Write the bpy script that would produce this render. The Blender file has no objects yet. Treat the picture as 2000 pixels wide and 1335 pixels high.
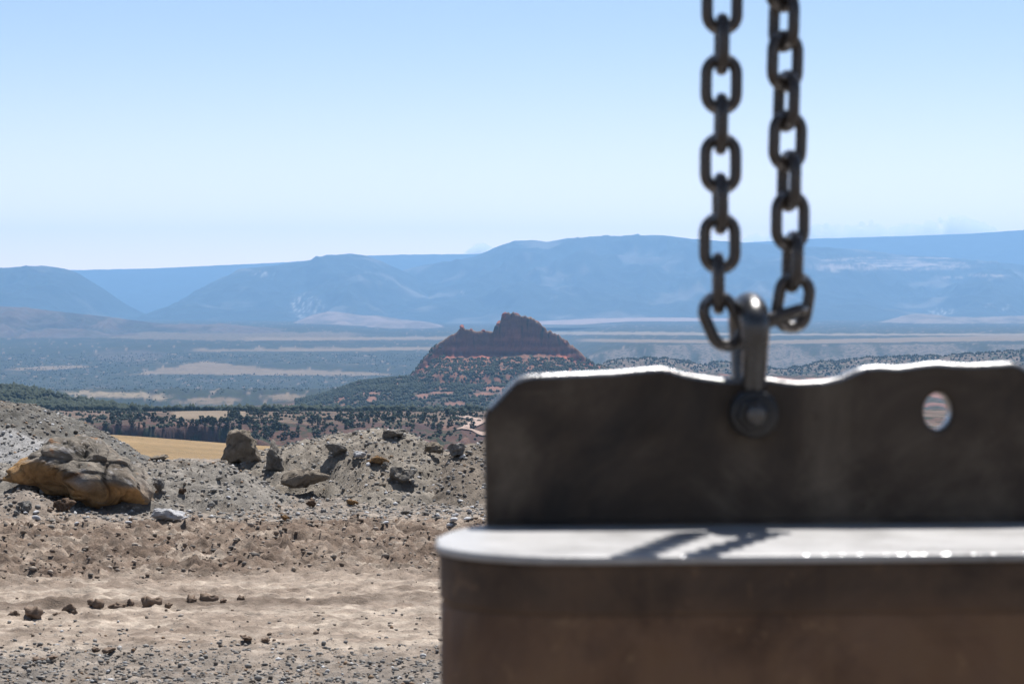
import bpy, math, random
import numpy as np
from mathutils import Vector, Matrix, noise as mnoise

S = bpy.context.scene
COL = S.collection
R = math.radians

# ------------------------------------------------------------------ camera
EYE = 2.2
F = 4700.0                      # focal length in pixels of the 2000 px wide photograph
HZ = 590.0                      # image row of the true horizon
PITCH = math.atan((667.5 - HZ) / F)
cam_d = bpy.data.cameras.new("camera")
cam = bpy.data.objects.new("camera", cam_d)
COL.objects.link(cam)
cam.location = (0, 0, EYE)
cam.rotation_euler = (R(90) - PITCH, 0, 0)
cam_d.sensor_width = 36.0
cam_d.lens = F * 36.0 / 2000.0
cam_d.clip_start = 0.05
cam_d.clip_end = 120000
cam_d.dof.use_dof = True
cam_d.dof.focus_distance = 32.0
cam_d.dof.aperture_fstop = 11.5
S.camera = cam

# ------------------------------------------------------------------ light
SUN_EL, SUN_AZ = R(65), R(19)          # azimuth measured from the view direction (+Y) to the right
w = bpy.data.worlds.new("World")
S.world = w
w.use_nodes = True
nt = w.node_tree
bg = nt.nodes["Background"]
sky = nt.nodes.new("ShaderNodeTexSky")
sky.sky_type = 'NISHITA'
sky.sun_disc = False
sky.sun_elevation = SUN_EL
sky.sun_rotation = SUN_AZ
sky.altitude = 1800
sky.air_density = 0.5
sky.dust_density = 1.0
sky.ozone_density = 1.5
SKY_TINT = (1.05, 0.905, 0.74, 1)
tn = nt.nodes.new("ShaderNodeMix"); tn.data_type = 'RGBA'; tn.blend_type = 'MULTIPLY'
tn.inputs[0].default_value = 1.0; tn.inputs[7].default_value = SKY_TINT
nt.links.new(sky.outputs[0], tn.inputs[6])
tc = nt.nodes.new("ShaderNodeTexCoord"); sp_ = nt.nodes.new("ShaderNodeSeparateXYZ")
nt.links.new(tc.outputs["Generated"], sp_.inputs[0])
gl = nt.nodes.new("ShaderNodeMapRange"); gl.interpolation_type = 'SMOOTHSTEP'
gl.inputs[1].default_value = 0.13; gl.inputs[2].default_value = 0.0; gl.inputs[3].default_value = 0.0; gl.inputs[4].default_value = 1.0
nt.links.new(sp_.outputs[2], gl.inputs[0])
GLOW = (1.66, 1.17, 0.97, 1)          # pale aerosol band low over the horizon
gm = nt.nodes.new("ShaderNodeMix"); gm.data_type = 'RGBA'; gm.blend_type = 'MULTIPLY'
nt.links.new(gl.outputs[0], gm.inputs[0]); nt.links.new(tn.outputs[2], gm.inputs[6]); gm.inputs[7].default_value = GLOW
nt.links.new(gm.outputs[2], bg.inputs[0])
bg.inputs[1].default_value = 0.138

sd = bpy.data.lights.new("sun", 'SUN')
sd.energy = 5.0
sd.angle = R(0.53)
sd.color = (1.0, 0.965, 0.93)
sun = bpy.data.objects.new("sun", sd)
COL.objects.link(sun)
svec = Vector((math.sin(SUN_AZ) * math.cos(SUN_EL), math.cos(SUN_AZ) * math.cos(SUN_EL), math.sin(SUN_EL)))
sun.rotation_euler = svec.to_track_quat('Z', 'Y').to_euler()
sun.location = (0, 0, 50)

S.view_settings.view_transform = 'Standard'
S.view_settings.look = 'None'
S.view_settings.gamma = 1
S.view_settings.exposure = 0.75
S.render.engine = 'CYCLES'
S.cycles.max_bounces = 8
S.cycles.transparent_max_bounces = 12
S.cycles.use_denoising = True
S.cycles.volume_bounces = 6

HAZE_DENSITY = 7.0e-5
HAZE_COLOR = (0.31, 0.60, 1.0)

# ------------------------------------------------------------------ helpers
def W(px, py, Y):
    """world point on the plane y = Y that stands at photograph pixel (px, py)"""
    u = (px - 1000.0) / F
    v = -(py - 667.5) / F
    dy = math.cos(PITCH) + v * math.sin(PITCH)
    dz = -math.sin(PITCH) + v * math.cos(PITCH)
    k = Y / dy
    return Vector((u * k, Y, EYE + dz * k))

def zrow(py, Y):
    return EYE + (HZ - py) / F * Y

def _hash(ix, iy, seed):
    h = (ix.astype(np.int64) * 374761393 + iy.astype(np.int64) * 668265263 + seed * 1442695041) & 0xffffffff
    h = ((h ^ (h >> 13)) * 1274126177) & 0xffffffff
    h = (h ^ (h >> 16)) & 0xffffffff
    return h / 4294967295.0

def vn(x, y, seed=0):
    """gradient noise about -1..1"""
    x = np.asarray(x, float); y = np.asarray(y, float)
    ix = np.floor(x); iy = np.floor(y)
    fx = x - ix; fy = y - iy
    u = fx * fx * fx * (fx * (fx * 6 - 15) + 10); v = fy * fy * fy * (fy * (fy * 6 - 15) + 10)
    def g(ax, ay):
        a = _hash(ix + ax, iy + ay, seed) * 2 * math.pi
        return np.cos(a) * (fx - ax) + np.sin(a) * (fy - ay)
    n0 = g(0, 0) * (1 - u) + g(1, 0) * u
    n1 = g(0, 1) * (1 - u) + g(1, 1) * u
    return (n0 * (1 - v) + n1 * v) * 1.5

def fbm(x, y, octv=4, seed=0, gain=0.5, lac=2.03):
    s = 0; a = 1.0; t = 0
    for o in range(octv):
        s = s + a * vn(x, y, seed + o * 17); t += a
        x = x * lac + 13.7; y = y * lac + 7.1; a *= gain
    return s / t

def ridge(x, y, octv=4, seed=0):
    s = 0; a = 1.0; t = 0
    for o in range(octv):
        s = s + a * (1 - np.abs(vn(x, y, seed + o * 31)) * 2); t += a
        x = x * 2.07 + 3.1; y = y * 2.07 + 9.2; a *= 0.5
    return s / t

def smooth(a, b, x):
    t = np.clip((x - a) / (b - a), 0, 1)
    return t * t * (3 - 2 * t)

def link(name, me, mat=None, parent=None, sm=True):
    o = bpy.data.objects.new(name, me)
    COL.objects.link(o)
    if mat is not None and len(me.materials) == 0:
        me.materials.append(mat)
    if parent is not None:
        o.parent = parent
    if sm:
        me.polygons.foreach_set("use_smooth", [True] * len(me.polygons))
    return o

def tag(o, label=None, cat=None, group=None, kind=None):
    if label: o["label"] = label
    if cat: o["category"] = cat
    if group: o["group"] = group
    if kind: o["kind"] = kind
    return o

def np_mesh(name, V, Fc, colors=None, extra=None):
    """V (n,3), Fc (m,k) int faces of equal size"""
    me = bpy.data.meshes.new(name)
    n = len(V); m, k = Fc.shape
    me.vertices.add(n)
    me.vertices.foreach_set("co", np.ascontiguousarray(V, dtype=np.float32).ravel())
    me.loops.add(m * k)
    me.loops.foreach_set("vertex_index", np.ascontiguousarray(Fc, dtype=np.int32).ravel())
    me.polygons.add(m)
    me.polygons.foreach_set("loop_start", np.arange(0, m * k, k, dtype=np.int32))
    me.polygons.foreach_set("loop_total", np.full(m, k, dtype=np.int32))
    me.update(calc_edges=True)
    if colors is not None:
        a = me.color_attributes.new("soil", 'FLOAT_COLOR', 'POINT')
        c = np.ones((n, 4), dtype=np.float32)
        c[:, :colors.shape[1]] = colors
        a.data.foreach_set("color", c.ravel())
    return me

def grid_faces(nr, nc):
    i = np.arange(nr - 1)[:, None] * nc + np.arange(nc - 1)[None, :]
    i = i.ravel()
    return np.stack([i, i + 1, i + nc + 1, i + nc], 1)

# ---- node material helpers
class NM:
    def __init__(self, name):
        self.m = bpy.data.materials.new(name)
        self.m.use_nodes = True
        self.t = self.m.node_tree
        self.b = self.t.nodes["Principled BSDF"]
    def n(self, typ, **kw):
        nd = self.t.nodes.new(typ)
        for k, v in kw.items():
            setattr(nd, k, v)
        return nd
    def l(self, a, b):
        self.t.links.new(a, b)
    def noise(self, scale, detail=6, rough=0.6, dist=0.0, vec=None, stretch=None):
        nd = self.n("ShaderNodeTexNoise")
        nd.inputs["Scale"].default_value = scale
        nd.inputs["Detail"].default_value = detail
        nd.inputs["Roughness"].default_value = rough
        nd.inputs["Distortion"].default_value = dist
        if vec is None:
            tc = self.n("ShaderNodeTexCoord"); vec = tc.outputs["Object"]
        if stretch:
            mp = self.n("ShaderNodeMapping")
            mp.inputs["Scale"].default_value = stretch
            self.l(vec, mp.inputs["Vector"]); vec = mp.outputs[0]
        self.l(vec, nd.inputs["Vector"])
        return nd.outputs[0]
    def ramp(self, fac, stops):
        r = self.n("ShaderNodeValToRGB")
        e = r.color_ramp.elements
        while len(e) > 1: e.remove(e[-1])
        for i, (p, c) in enumerate(stops):
            if i == 0: el = e[0]; el.position = p
            else: el = e.new(p)
            if not hasattr(c, "__len__"): c = (c, c, c)
            el.color = (c[0], c[1], c[2], 1)
        self.l(fac, r.inputs[0])
        return r.outputs[0]
    def mix(self, fac, a, b, mode='MIX'):
        x = self.n("ShaderNodeMix", data_type='RGBA', blend_type=mode)
        for sock, v in ((x.inputs[0], fac), (x.inputs[6], a), (x.inputs[7], b)):
            if hasattr(v, "is_linked") or hasattr(v, "links"): self.l(v, sock)
            elif hasattr(v, "__len__"): sock.default_value = (v[0], v[1], v[2], 1)
            else: sock.default_value = v
        return x.outputs[2]
    def attr(self, name="soil"):
        a = self.n("ShaderNodeAttribute", attribute_name=name)
        return a
    def bump(self, h, strength=0.4, dist=0.02):
        b = self.n("ShaderNodeBump")
        b.inputs["Strength"].default_value = strength
        b.inputs["Distance"].default_value = dist
        self.l(h, b.inputs["Height"])
        self.l(b.outputs[0], self.b.inputs["Normal"])
    def col(self, c):
        if hasattr(c, "links"): self.l(c, self.b.inputs["Base Color"])
        else: self.b.inputs["Base Color"].default_value = (c[0], c[1], c[2], 1)
    def set(self, rough=None, metal=None, spec=None):
        if rough is not None:
            if hasattr(rough, "links"): self.l(rough, self.b.inputs["Roughness"])
            else: self.b.inputs["Roughness"].default_value = rough
        if metal is not None: self.b.inputs["Metallic"].default_value = metal
        if spec is not None: self.b.inputs["Specular IOR Level"].default_value = spec

# ---- steel
def steel_face(name, dark, rust, tan, streak, rough=0.62, metal=0.25, band=None):
    m = NM(name)
    a = m.noise(4.5, 8, 0.66, 0.6)
    c = m.ramp(a, [(0.36, dark), (0.50, rust), (0.66, tan)])
    sp = m.noise(30, 6, 0.7)
    c = m.mix(m.ramp(sp, [(0.60, 0.0), (0.68, 0.7)]), c, streak)
    s = m.noise(20, 6, 0.65, 0.3, stretch=(1, 1, 0.12))
    c = m.mix(m.ramp(s, [(0.52, 0.0), (0.72, 0.30)]), c, streak)
    sc_ = m.noise(14, 3, 0.5, 0.0, stretch=(0.12, 0.12, 2.2))
    c = m.mix(m.ramp(sc_, [(0.66, 0.0), (0.70, 0.5)]), c, tan)
    if band:      # a strip of orange rust along the seam
        tc = m.n("ShaderNodeTexCoord"); sx = m.n("ShaderNodeSeparateXYZ"); m.l(tc.outputs["Object"], sx.inputs[0])
        mr = m.n("ShaderNodeMapRange"); m.l(sx.outputs[2], mr.inputs[0])
        mr.inputs[1].default_value = band[1]; mr.inputs[2].default_value = band[0]; mr.inputs[3].default_value = 0.0; mr.inputs[4].default_value = 0.6
        nz = m.ramp(m.noise(5, 4, 0.6, stretch=(1, 1, 0.5)), [(0.35, 0.15), (0.6, 1.0)])
        mm = m.n("ShaderNodeMath", operation='MULTIPLY'); m.l(mr.outputs[0], mm.inputs[0]); m.l(nz, mm.inputs[1])
        c = m.mix(mm.outputs[0], c, (0.15, 0.088, 0.052))
    m.col(c)
    m.set(rough=m.ramp(m.noise(18, 5), [(0.3, rough - 0.12), (0.7, rough + 0.12)]), metal=metal)
    m.bump(m.noise(60, 8, 0.7), 0.25, 0.004)
    return m.m
M_PLATE = steel_face("dark_plate_steel", (0.024, 0.020, 0.017), (0.055, 0.041, 0.030), (0.115, 0.092, 0.068), (0.05, 0.035, 0.024))
M_BODY = steel_face("rusty_body_steel", (0.085, 0.046, 0.025), (0.165, 0.090, 0.047), (0.18, 0.104, 0.052), (0.23, 0.135, 0.068), 0.75, 0.0)
M_BODY.node_tree.nodes['Principled BSDF'].inputs['Specular IOR Level'].default_value = 0.42
M_COLLAR = steel_face("collar_steel", (0.052, 0.036, 0.026), (0.095, 0.063, 0.042), (0.155, 0.098, 0.06), (0.16, 0.10, 0.06), 0.75, 0.0, band=(1.893, 1.915))
M_COLLAR.node_tree.nodes['Principled BSDF'].inputs['Specular IOR Level'].default_value = 0.25
M_PLATE.node_tree.nodes['Principled BSDF'].inputs['Specular IOR Level'].default_value = 0.3
M_CHAIN = steel_face("chain_steel", (0.014, 0.012, 0.012), (0.034, 0.026, 0.021), (0.07, 0.052, 0.038), (0.04, 0.03, 0.023), 0.30, 0.0)
M_CHAIN.node_tree.nodes["Principled BSDF"].inputs["Specular IOR Level"].default_value = 0.6
M_SHACK = steel_face("shackle_steel", (0.010, 0.010, 0.011), (0.020, 0.018, 0.017), (0.085, 0.068, 0.05), (0.03, 0.024, 0.02), 0.30, 0.0)
M_SHACK.node_tree.nodes["Principled BSDF"].inputs["Specular IOR Level"].default_value = 0.9
def worn_glare():  # worn edge metal, lightened to carry the sun glare
    m = NM("worn_glare_steel")
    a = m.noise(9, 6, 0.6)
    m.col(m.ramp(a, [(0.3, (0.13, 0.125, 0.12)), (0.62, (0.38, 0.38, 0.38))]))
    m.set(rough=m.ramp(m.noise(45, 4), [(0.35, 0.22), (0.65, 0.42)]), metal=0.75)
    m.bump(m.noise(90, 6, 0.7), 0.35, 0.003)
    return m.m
M_WORN_GLARE = worn_glare()
def lid_steel():  # paler than the rusty body: grazing sun sheen put into the colour
    m = NM("sunlit_lid_steel")
    a = m.noise(9, 8, 0.7)
    m.col(m.ramp(a, [(0.34, (0.20, 0.195, 0.19)), (0.5, (0.32, 0.315, 0.31)), (0.65, (0.38, 0.375, 0.37))]))
    m.set(rough=0.48, metal=0.15)
    m.bump(m.noise(120, 6, 0.7), 0.25, 0.002)
    return m.m
M_LID = lid_steel()

# ---- earth
def attr_earth(name, sp_scale, sp_amt, rough=0.95, bump=0.5, bdist=0.01, stretch=None):
    m = NM(name)
    c = m.attr().outputs["Color"]
    a = m.noise(sp_scale, 8, 0.7, stretch=stretch)
    k = m.ramp(a, [(0.25, 1 - sp_amt), (0.5, 1.0), (0.78, 1 + sp_amt)])
    m.col(m.mix(1.0, c, k, 'MULTIPLY'))
    m.set(rough=rough, spec=0.2)
    m.bump(m.noise(sp_scale * 2.2, 8, 0.7), bump, bdist)
    return m.m
M_GROUND = attr_earth("quarry_dirt", 7, 0.45, bump=1.0, bdist=0.04)
M_HEAP = attr_earth("crushed_gravel", 22, 0.45, bump=1.0, bdist=0.03)
M_STONE = attr_earth("loose_stone", 30, 0.25, rough=0.8, bump=0.4, bdist=0.008)
M_BOULDER = attr_earth("broken_rock", 9, 0.45, rough=0.9, bump=1.0, bdist=0.05)
M_BUTTE = attr_earth("red_sandstone", 0.12, 0.30, bump=0.7, bdist=1.0, stretch=(1, 1, 2.5))
M_RANGE = attr_earth("mountain_cover", 0.004, 0.35, bump=0.6, bdist=20.0)
M_HILL = attr_earth("far_hill_cover", 0.02, 0.35, bump=0.6, bdist=4.0)

def valley_mat():
    m = NM("valley_cover")
    at = m.attr()
    a = m.noise(0.13, 4, 0.65)
    # scattered shrubs and trees: density carried in the alpha of the attribute
    mt = m.n("ShaderNodeMath", operation='ADD'); m.l(a, mt.inputs[0]); m.l(at.outputs["Alpha"], mt.inputs[1])
    f = m.ramp(mt.outputs[0], [(0.93, 0.0), (1.0, 1.0)])
    # the ramp clamps at 1, so shift the sum down by 0.05
    mt2 = m.n("ShaderNodeMath", operation='SUBTRACT'); m.l(mt.outputs[0], mt2.inputs[0]); mt2.inputs[1].default_value = 0.05
    f = m.ramp(mt2.outputs[0], [(0.88, 0.0), (0.96, 1.0)])
    c2 = m.mix(m.ramp(m.noise(0.02, 6, 0.6), [(0.3, 0.0), (0.7, 1.0)]), (0.022, 0.030, 0.020), (0.040, 0.046, 0.028))
    base = m.mix(1.0, at.outputs["Color"], m.ramp(m.noise(0.035, 8, 0.7), [(0.25, 0.72), (0.5, 1.0), (0.75, 1.3)]), 'MULTIPLY')
    m.col(m.mix(f, base, c2))
    m.set(rough=1.0, spec=0.1)
    m.bump(m.noise(0.25, 8, 0.7), 0.7, 1.5)
    return m.m
M_VALLEY = valley_mat()

def foliage_mat():
    m = NM("juniper_foliage")
    m.col(m.ramp(m.noise(1.3, 4, 0.6), [(0.3, (0.016, 0.024, 0.016)), (0.7, (0.042, 0.051, 0.030))]))
    m.set(rough=0.9, spec=0.15)
    return m.m
M_LEAF = foliage_mat()
def bark_mat():
    m = NM("juniper_bark")
    m.col(m.ramp(m.noise(5, 5, 0.6, stretch=(1, 1, 0.2)), [(0.3, (0.06, 0.045, 0.035)), (0.7, (0.15, 0.12, 0.095))]))
    m.set(rough=0.95)
    return m.m
M_BARK = bark_mat()

# ================================================================== HAZE BOX EXTENTS (built after the terrain)
# ================================================================== QUARRY GROUND
def ground_zone(x, y):
    """0..1 masks: brown churned soil, pale dust, grey gravel"""
    wob = 1.5 * fbm(x * 0.30, y * 0.25, 4, 5, 0.6) + 0.35 * fbm(x * 2.4, y * 1.4, 3, 6)
    yy = y + wob - 0.06 * x
    churn = smooth(18.6, 19.6, yy) * (1 - smooth(23.6, 24.6, yy))
    gravel_near = 1 - smooth(14.3, 15.9, yy + 0.35 * fbm(x * 1.5, y * 1.5, 3, 8))
    gravel_far = smooth(23.7, 25.0, yy)
    return churn, np.clip(gravel_near, 0, 1), gravel_far

def track_line(x):
    return 17.35 + 0.30 * (x + 3.6) * 0.55

def mottle(x, y):
    return fbm(x * 3.6 + 0.8 * y, y * 2.1, 4, 161, 0.68)

def ground_z(x, y):
    x = np.asarray(x, float); y = np.asarray(y, float)
    churn, gn, gf = ground_zone(x, y)
    far = smooth(7, 11, y)
    z = 0.05 * fbm(x * 0.25, y * 0.25, 3, 1) * far
    # churned soil: clods and ruts dragged along the track direction
    a = 0.12 * x
    rut = ridge((x * 0.9 + y * 0.2) * 0.9, (y - a) * 1.6, 4, 11)
    z = z + churn * (0.035 * np.clip(rut, -0.2, 1) + 0.10 * np.clip(fbm(x * 4.6, y * 5.5, 4, 21, 0.65), -0.25, 1) + 0.05 * np.clip(fbm(x * 12.0, y * 11.0, 3, 23, 0.6), -0.2, 1))
    z = z + 0.034 * fbm(x * 2.2, y * 2.2, 5, 31, 0.6) * far + 0.034 * fbm(x * 8, y * 6, 4, 41, 0.7) * far
    z = z + (0.016 + 0.022 * churn) * ridge(x * 0.7, (y - 0.13 * x) * 5.5, 3, 71) * far * (1 - gf)
    z = z + 0.012 * ridge(x * 3.0 + y, (y - 0.13 * x) * 7.0, 2, 73) * far
    z = z + (0.014 + 0.035 * churn) * smooth(0.05, 0.45, mottle(x, y)) * far
    # crawler tracks: cleat prints in parallel bands
    for (y0, sl, wd, amp, per, ph) in ((20.6, 0.10, 0.42, 0.045, 0.19, 0.8), (22.3, 0.08, 0.40, 0.045, 0.19, 0.3),
                                       (18.3, 0.15, 0.30, 0.045, 0.20, 0.5), (16.9, 0.13, 0.28, 0.035, 0.20, 0.0)):
        v = y - (y0 + sl * x + 0.12 * np.sin(x * 0.8 + ph * 5))
        m = np.exp(-(v / wd) ** 4) * np.clip(0.55 + 0.9 * fbm(x * 0.7, y * 1.2, 2, 51 + int(ph * 10)), 0, 1)
        cle = np.abs(np.sin((x + 0.75 * v) / per * math.pi)) ** 0.7 - 0.5
        z = z + amp * m * cle
        z = z + 0.03 * np.exp(-((np.abs(v) - wd * 1.15) / 0.09) ** 2) * np.clip(0.5 + fbm(x * 2.5, y * 2.5, 2, 60), 0, 1)
    # spill bank of the cleats
    v = y - track_line(x)
    z = z + 0.035 * np.exp(-(v / 0.10) ** 2) * np.clip(0.6 + fbm(x * 3.0, y * 2, 2, 77), 0, 1) * (1 - smooth(-1.2, -0.4, x))
    z = z + gf * 0.05 * np.clip(fbm(x * 2.4, y * 2.4, 4, 91), -0.5, 1)
    z = z + gn * 0.012 * fbm(x * 14, y * 12, 3, 95)
    z = z + 0.24 * np.exp(-((x + 5.05) / 0.40) ** 2 - ((y - 24.75) / 0.42) ** 2)
    # the edge of the pad falls away behind the heaps
    z = z - 3.2 * smooth(33, 47, y) - 2.0 * smooth(46, 60, y)
    return z

def axis(parts):
    out = []
    for a, b, st in parts:
        out.append(np.arange(a, b, st))
    out.append(np.array([parts[-1][1]]))
    return np.concatenate(out)

gx = axis([(-260, -60, 20), (-60, -14, 2.5), (-14, -7.5, 0.25), (-7.5, 7.5, 0.024), (7.5, 14, 0.25), (14, 60, 2.5), (60, 260, 20)])
gy = axis([(-260, -20, 20), (-20, 8, 1.5), (8, 12.6, 0.3), (12.6, 26.5, 0.036), (26.5, 34, 0.12), (34, 48, 0.5), (48, 60, 2)])
X, Y = np.meshgrid(gx, gy)
Z = ground_z(X, Y)
churn, gn, gf = ground_zone(X, Y)
tan_c = np.array((0.42, 0.352, 0.285)); brown_c = np.array((0.112, 0.082, 0.062)); grey_c = np.array((0.15, 0.134, 0.118)); dust_c = np.array((0.31, 0.26, 0.212))
n1 = np.clip(0.5 + 0.9 * fbm(X * 0.9, Y * 1.1, 4, 101), 0, 1)[..., None]
n2 = np.clip(0.5 + 1.6 * fbm(X * 5, Y * 4, 4, 111), 0, 1)[..., None]
base = tan_c * n1 + dust_c * (1 - n1)
patch = smooth(0.0, 0.4, fbm(X * 1.6 - Y * 0.3, Y * 2.1, 4, 121))[..., None] * 0.5
base = base * (1 - patch) + brown_c * 1.15 * patch
ck = (churn * np.clip(0.85 + 1.2 * fbm(X * 1.1, Y * 2.0, 4, 131), 0, 1))[..., None]
base = base * (1 - ck) + (brown_c * (0.7 + 0.8 * n2)) * ck
gk = (np.clip(gn + gf, 0, 1) * np.clip(0.75 + 0.5 * fbm(X * 3, Y * 3, 3, 141), 0, 1))[..., None]
base = base * (1 - gk) + (grey_c * (0.75 + 0.6 * n2)) * gk
mo = mottle(X, Y)
mk = (smooth(0.08, 0.34, mo) * (0.28 + 0.5 * churn))[..., None] * (1 - gk)
base = base * (1 - mk) + brown_c * (0.9 + 0.5 * n2) * mk
lk = (smooth(0.10, 0.40, fbm(X * 4.2 - Y * 0.6, Y * 2.4, 4, 171, 0.68)) * (0.25 + 0.45 * churn))[..., None] * (1 - 0.5 * gk)
base = base * (1 - lk) + tan_c * 1.08 * lk
base = base * (1 + 0.55 * np.clip(fbm(X * 7, Y * 3.6, 3, 181, 0.75), -0.8, 0.8))[..., None]
stk = smooth(0.25, 0.6, ridge(X * 0.55, (Y - 0.13 * X) * 4.5, 4, 151) + 0.3 * fbm(X * 5, Y * 5, 3, 152))[..., None] * 0.45 * (1 - gk)
base = base * (1 - stk) + brown_c * 1.5 * stk
v = Y - track_line(X)
tk = (np.exp(-(v / 0.16) ** 2) * (1 - smooth(-1.2, -0.4, X)) * 0.7)[..., None]
base = base * (1 - tk) + brown_c * 0.9 * tk
V = np.stack([X, Y, Z], -1).reshape(-1, 3)
o = link("quarry_ground", np_mesh("quarry_ground", V, grid_faces(len(gy), len(gx)), base.reshape(-1, 3)), M_GROUND)
tag(o, kind="structure", label="churned tan and brown dirt floor of the quarry")

# ================================================================== GRAVEL HEAPS
HEAPS = [
    dict(name="gravel_heap", D=31.5, fl=3.6, bl=3.0, seed=1, lump=0.07, col=(0.128, 0.122, 0.11),
         crest=[(-420, 770), (-250, 768), (-80, 780), (0, 786), (60, 792), (130, 815), (180, 838), (215, 858), (250, 880), (290, 905), (340, 940), (400, 1000)],
         label="long dark grey gravel bank sloping down behind the big brown boulder"),
    dict(name="gravel_heap", D=26.5, fl=2.1, bl=1.3, seed=2, lump=0.08, col=(0.205, 0.188, 0.165),
         crest=[(-500, 880), (-300, 880), (0, 905), (200, 915), (290, 902), (360, 900), (430, 907), (480, 925), (530, 955), (590, 990), (640, 1015)],
         label="low heap of pale grey gravel between the big brown boulder and the hollow"),
    dict(name="gravel_heap", D=28.6, fl=3.4, bl=3.0, seed=3, lump=0.10, col=(0.21, 0.186, 0.155),
         crest=[(380, 960), (420, 905), (470, 888), (540, 876), (600, 864), (660, 849), (700, 842), (745, 838), (790, 848), (840, 868), (880, 893), (940, 925), (1010, 960), (1100, 990)],
         label="tallest tan grey rubble heap with slabs in it, in the middle below the red butte"),
    dict(name="gravel_heap", D=27.8, fl=2.6, bl=3.0, seed=4, lump=0.07, col=(0.155, 0.13, 0.105),
         crest=[(780, 1000), (825, 935), (860, 902), (895, 874), (930, 866), (1000, 858), (1200, 850), (1500, 856), (1800, 850), (2300, 880), (2600, 900)],
         label="darker brown grey rubble heap half hidden behind the left edge of the steel plate"),
]
def heap_h(h, x, y):
    pts = h["crest"]
    px = 1000 + F * x / h["D"]
    cy = np.interp(px, [p[0] for p in pts], [p[1] for p in pts])
    zc = zrow(cy, h["D"])
    t = (y - h["D"]) / np.where(y < h["D"], h["fl"], h["bl"])
    s = np.clip(1 - np.abs(t), 0, 1)
    f = np.where(y < h["D"], 0.45 * s + 0.55 * s * s * (3 - 2 * s), s * s * (3 - 2 * s))
    sd_ = h["seed"] * 100
    z = -0.12 + (zc + 0.12) * f
    lum = h["lump"]
    env = smooth(0.0, 0.35, s) * (0.25 + 0.75 * smooth(0.0, 0.25, np.abs(t)))
    z = z + env * (1.5 * lum * fbm(x * 1.3, y * 1.3, 3, sd_ + 5) + 0.9 * lum * np.clip(fbm(x * 3.6, y * 3.6, 4, sd_ + 9), -0.6, 1))
    z = z + smooth(0, 0.2, s) * 0.045 * np.clip(fbm(x * 9, y * 8, 4, sd_ + 13, 0.65), -0.3, 1)
    if h["seed"] == 3:       # hollow under the tan slab
        z = z - 0.30 * np.exp(-(((x + 2.30) / 0.34) ** 2 + ((y - 26.9) / 0.7) ** 2))
        z = z - 0.12 * np.exp(-(((x + 3.0) / 0.5) ** 2 + ((y - 27.2) / 0.8) ** 2))
    return z
for h in HEAPS:
    D = h["D"]
    x0 = (h["crest"][0][0] - 1000) / F * D; x1 = (h["crest"][-1][0] - 1000) / F * D
    hx = np.arange(x0, x1, 0.03); hy = axis([(D - h["fl"], D + 0.4, 0.045), (D + 0.4, D + h["bl"], 0.2)])
    X, Y = np.meshgrid(hx, hy)
    Z = heap_h(h, X, Y)
    c = np.array(h["col"])
    n = fbm(X * 2.1, Y * 2.1, 4, h["seed"] + 200)[..., None]
    n2 = fbm(X * 9, Y * 7, 4, h["seed"] + 230)[..., None]
    colr = c * (1 + 0.35 * n + 0.9 * n2)
    tanm = smooth(0.1, 0.5, fbm(X * 0.9, Y * 1.1, 3, h["seed"] + 260))[..., None] * 0.5
    colr = colr * (1 - tanm) + np.array((0.21, 0.17, 0.13)) * (0.9 + 0.6 * n2) * tanm
    if h["seed"] == 1:      # pale graded fines on the near slope
        pm = (smooth(0.0, 0.25, (D - 1.0 - Y)) * (1 - smooth(-5.5, -4.6, X)))[..., None] * 0.95
        colr = colr * (1 - pm) + np.array((0.29, 0.285, 0.28)) * (1 + 0.12 * n) * pm
    V = np.stack([X, Y, Z], -1).reshape(-1, 3)
    o = link(h["name"], np_mesh("gravel_heap", V, grid_faces(len(hy), len(hx)), np.clip(colr, 0.05, 0.8).reshape(-1, 3)), M_HEAP)
    tag(o, h["label"], "gravel heap", "gravel and rubble heaps along the edge of the quarry floor")

def surf(x, y):
    z = ground_z(x, y)
    for h in HEAPS:
        D = h["D"]
        x0 = (h["crest"][0][0] - 1000) / F * D; x1 = (h["crest"][-1][0] - 1000) / F * D
        inside = (x > x0) & (x < x1) & (y > D - h["fl"]) & (y < D + h["bl"])
        z = np.where(inside, np.maximum(z, heap_h(h, x, y)), z)
    return z

def hit(px, py):
    ys = np.arange(12.5, 42, 0.03)
    xs = (px - 1000) / F * ys
    zr = EYE - (py - HZ) / F * ys
    zs = surf(xs, ys)
    k = np.nonzero(zs >= zr)[0]
    i = k[0] if len(k) else len(ys) - 1
    return Vector((xs[i], ys[i], float(zs[i])))

# ================================================================== ROCKS
ICO = {}
def ico(sub):
    if sub not in ICO:
        import bmesh
        bm = bmesh.new(); bmesh.ops.create_icosphere(bm, subdivisions=sub, radius=1.0)
        V = np.array([v.co[:] for v in bm.verts]); Fc = np.array([[v.index for v in f.verts] for f in bm.faces])
        bm.free(); ICO[sub] = (V, Fc)
    return ICO[sub]

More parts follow.
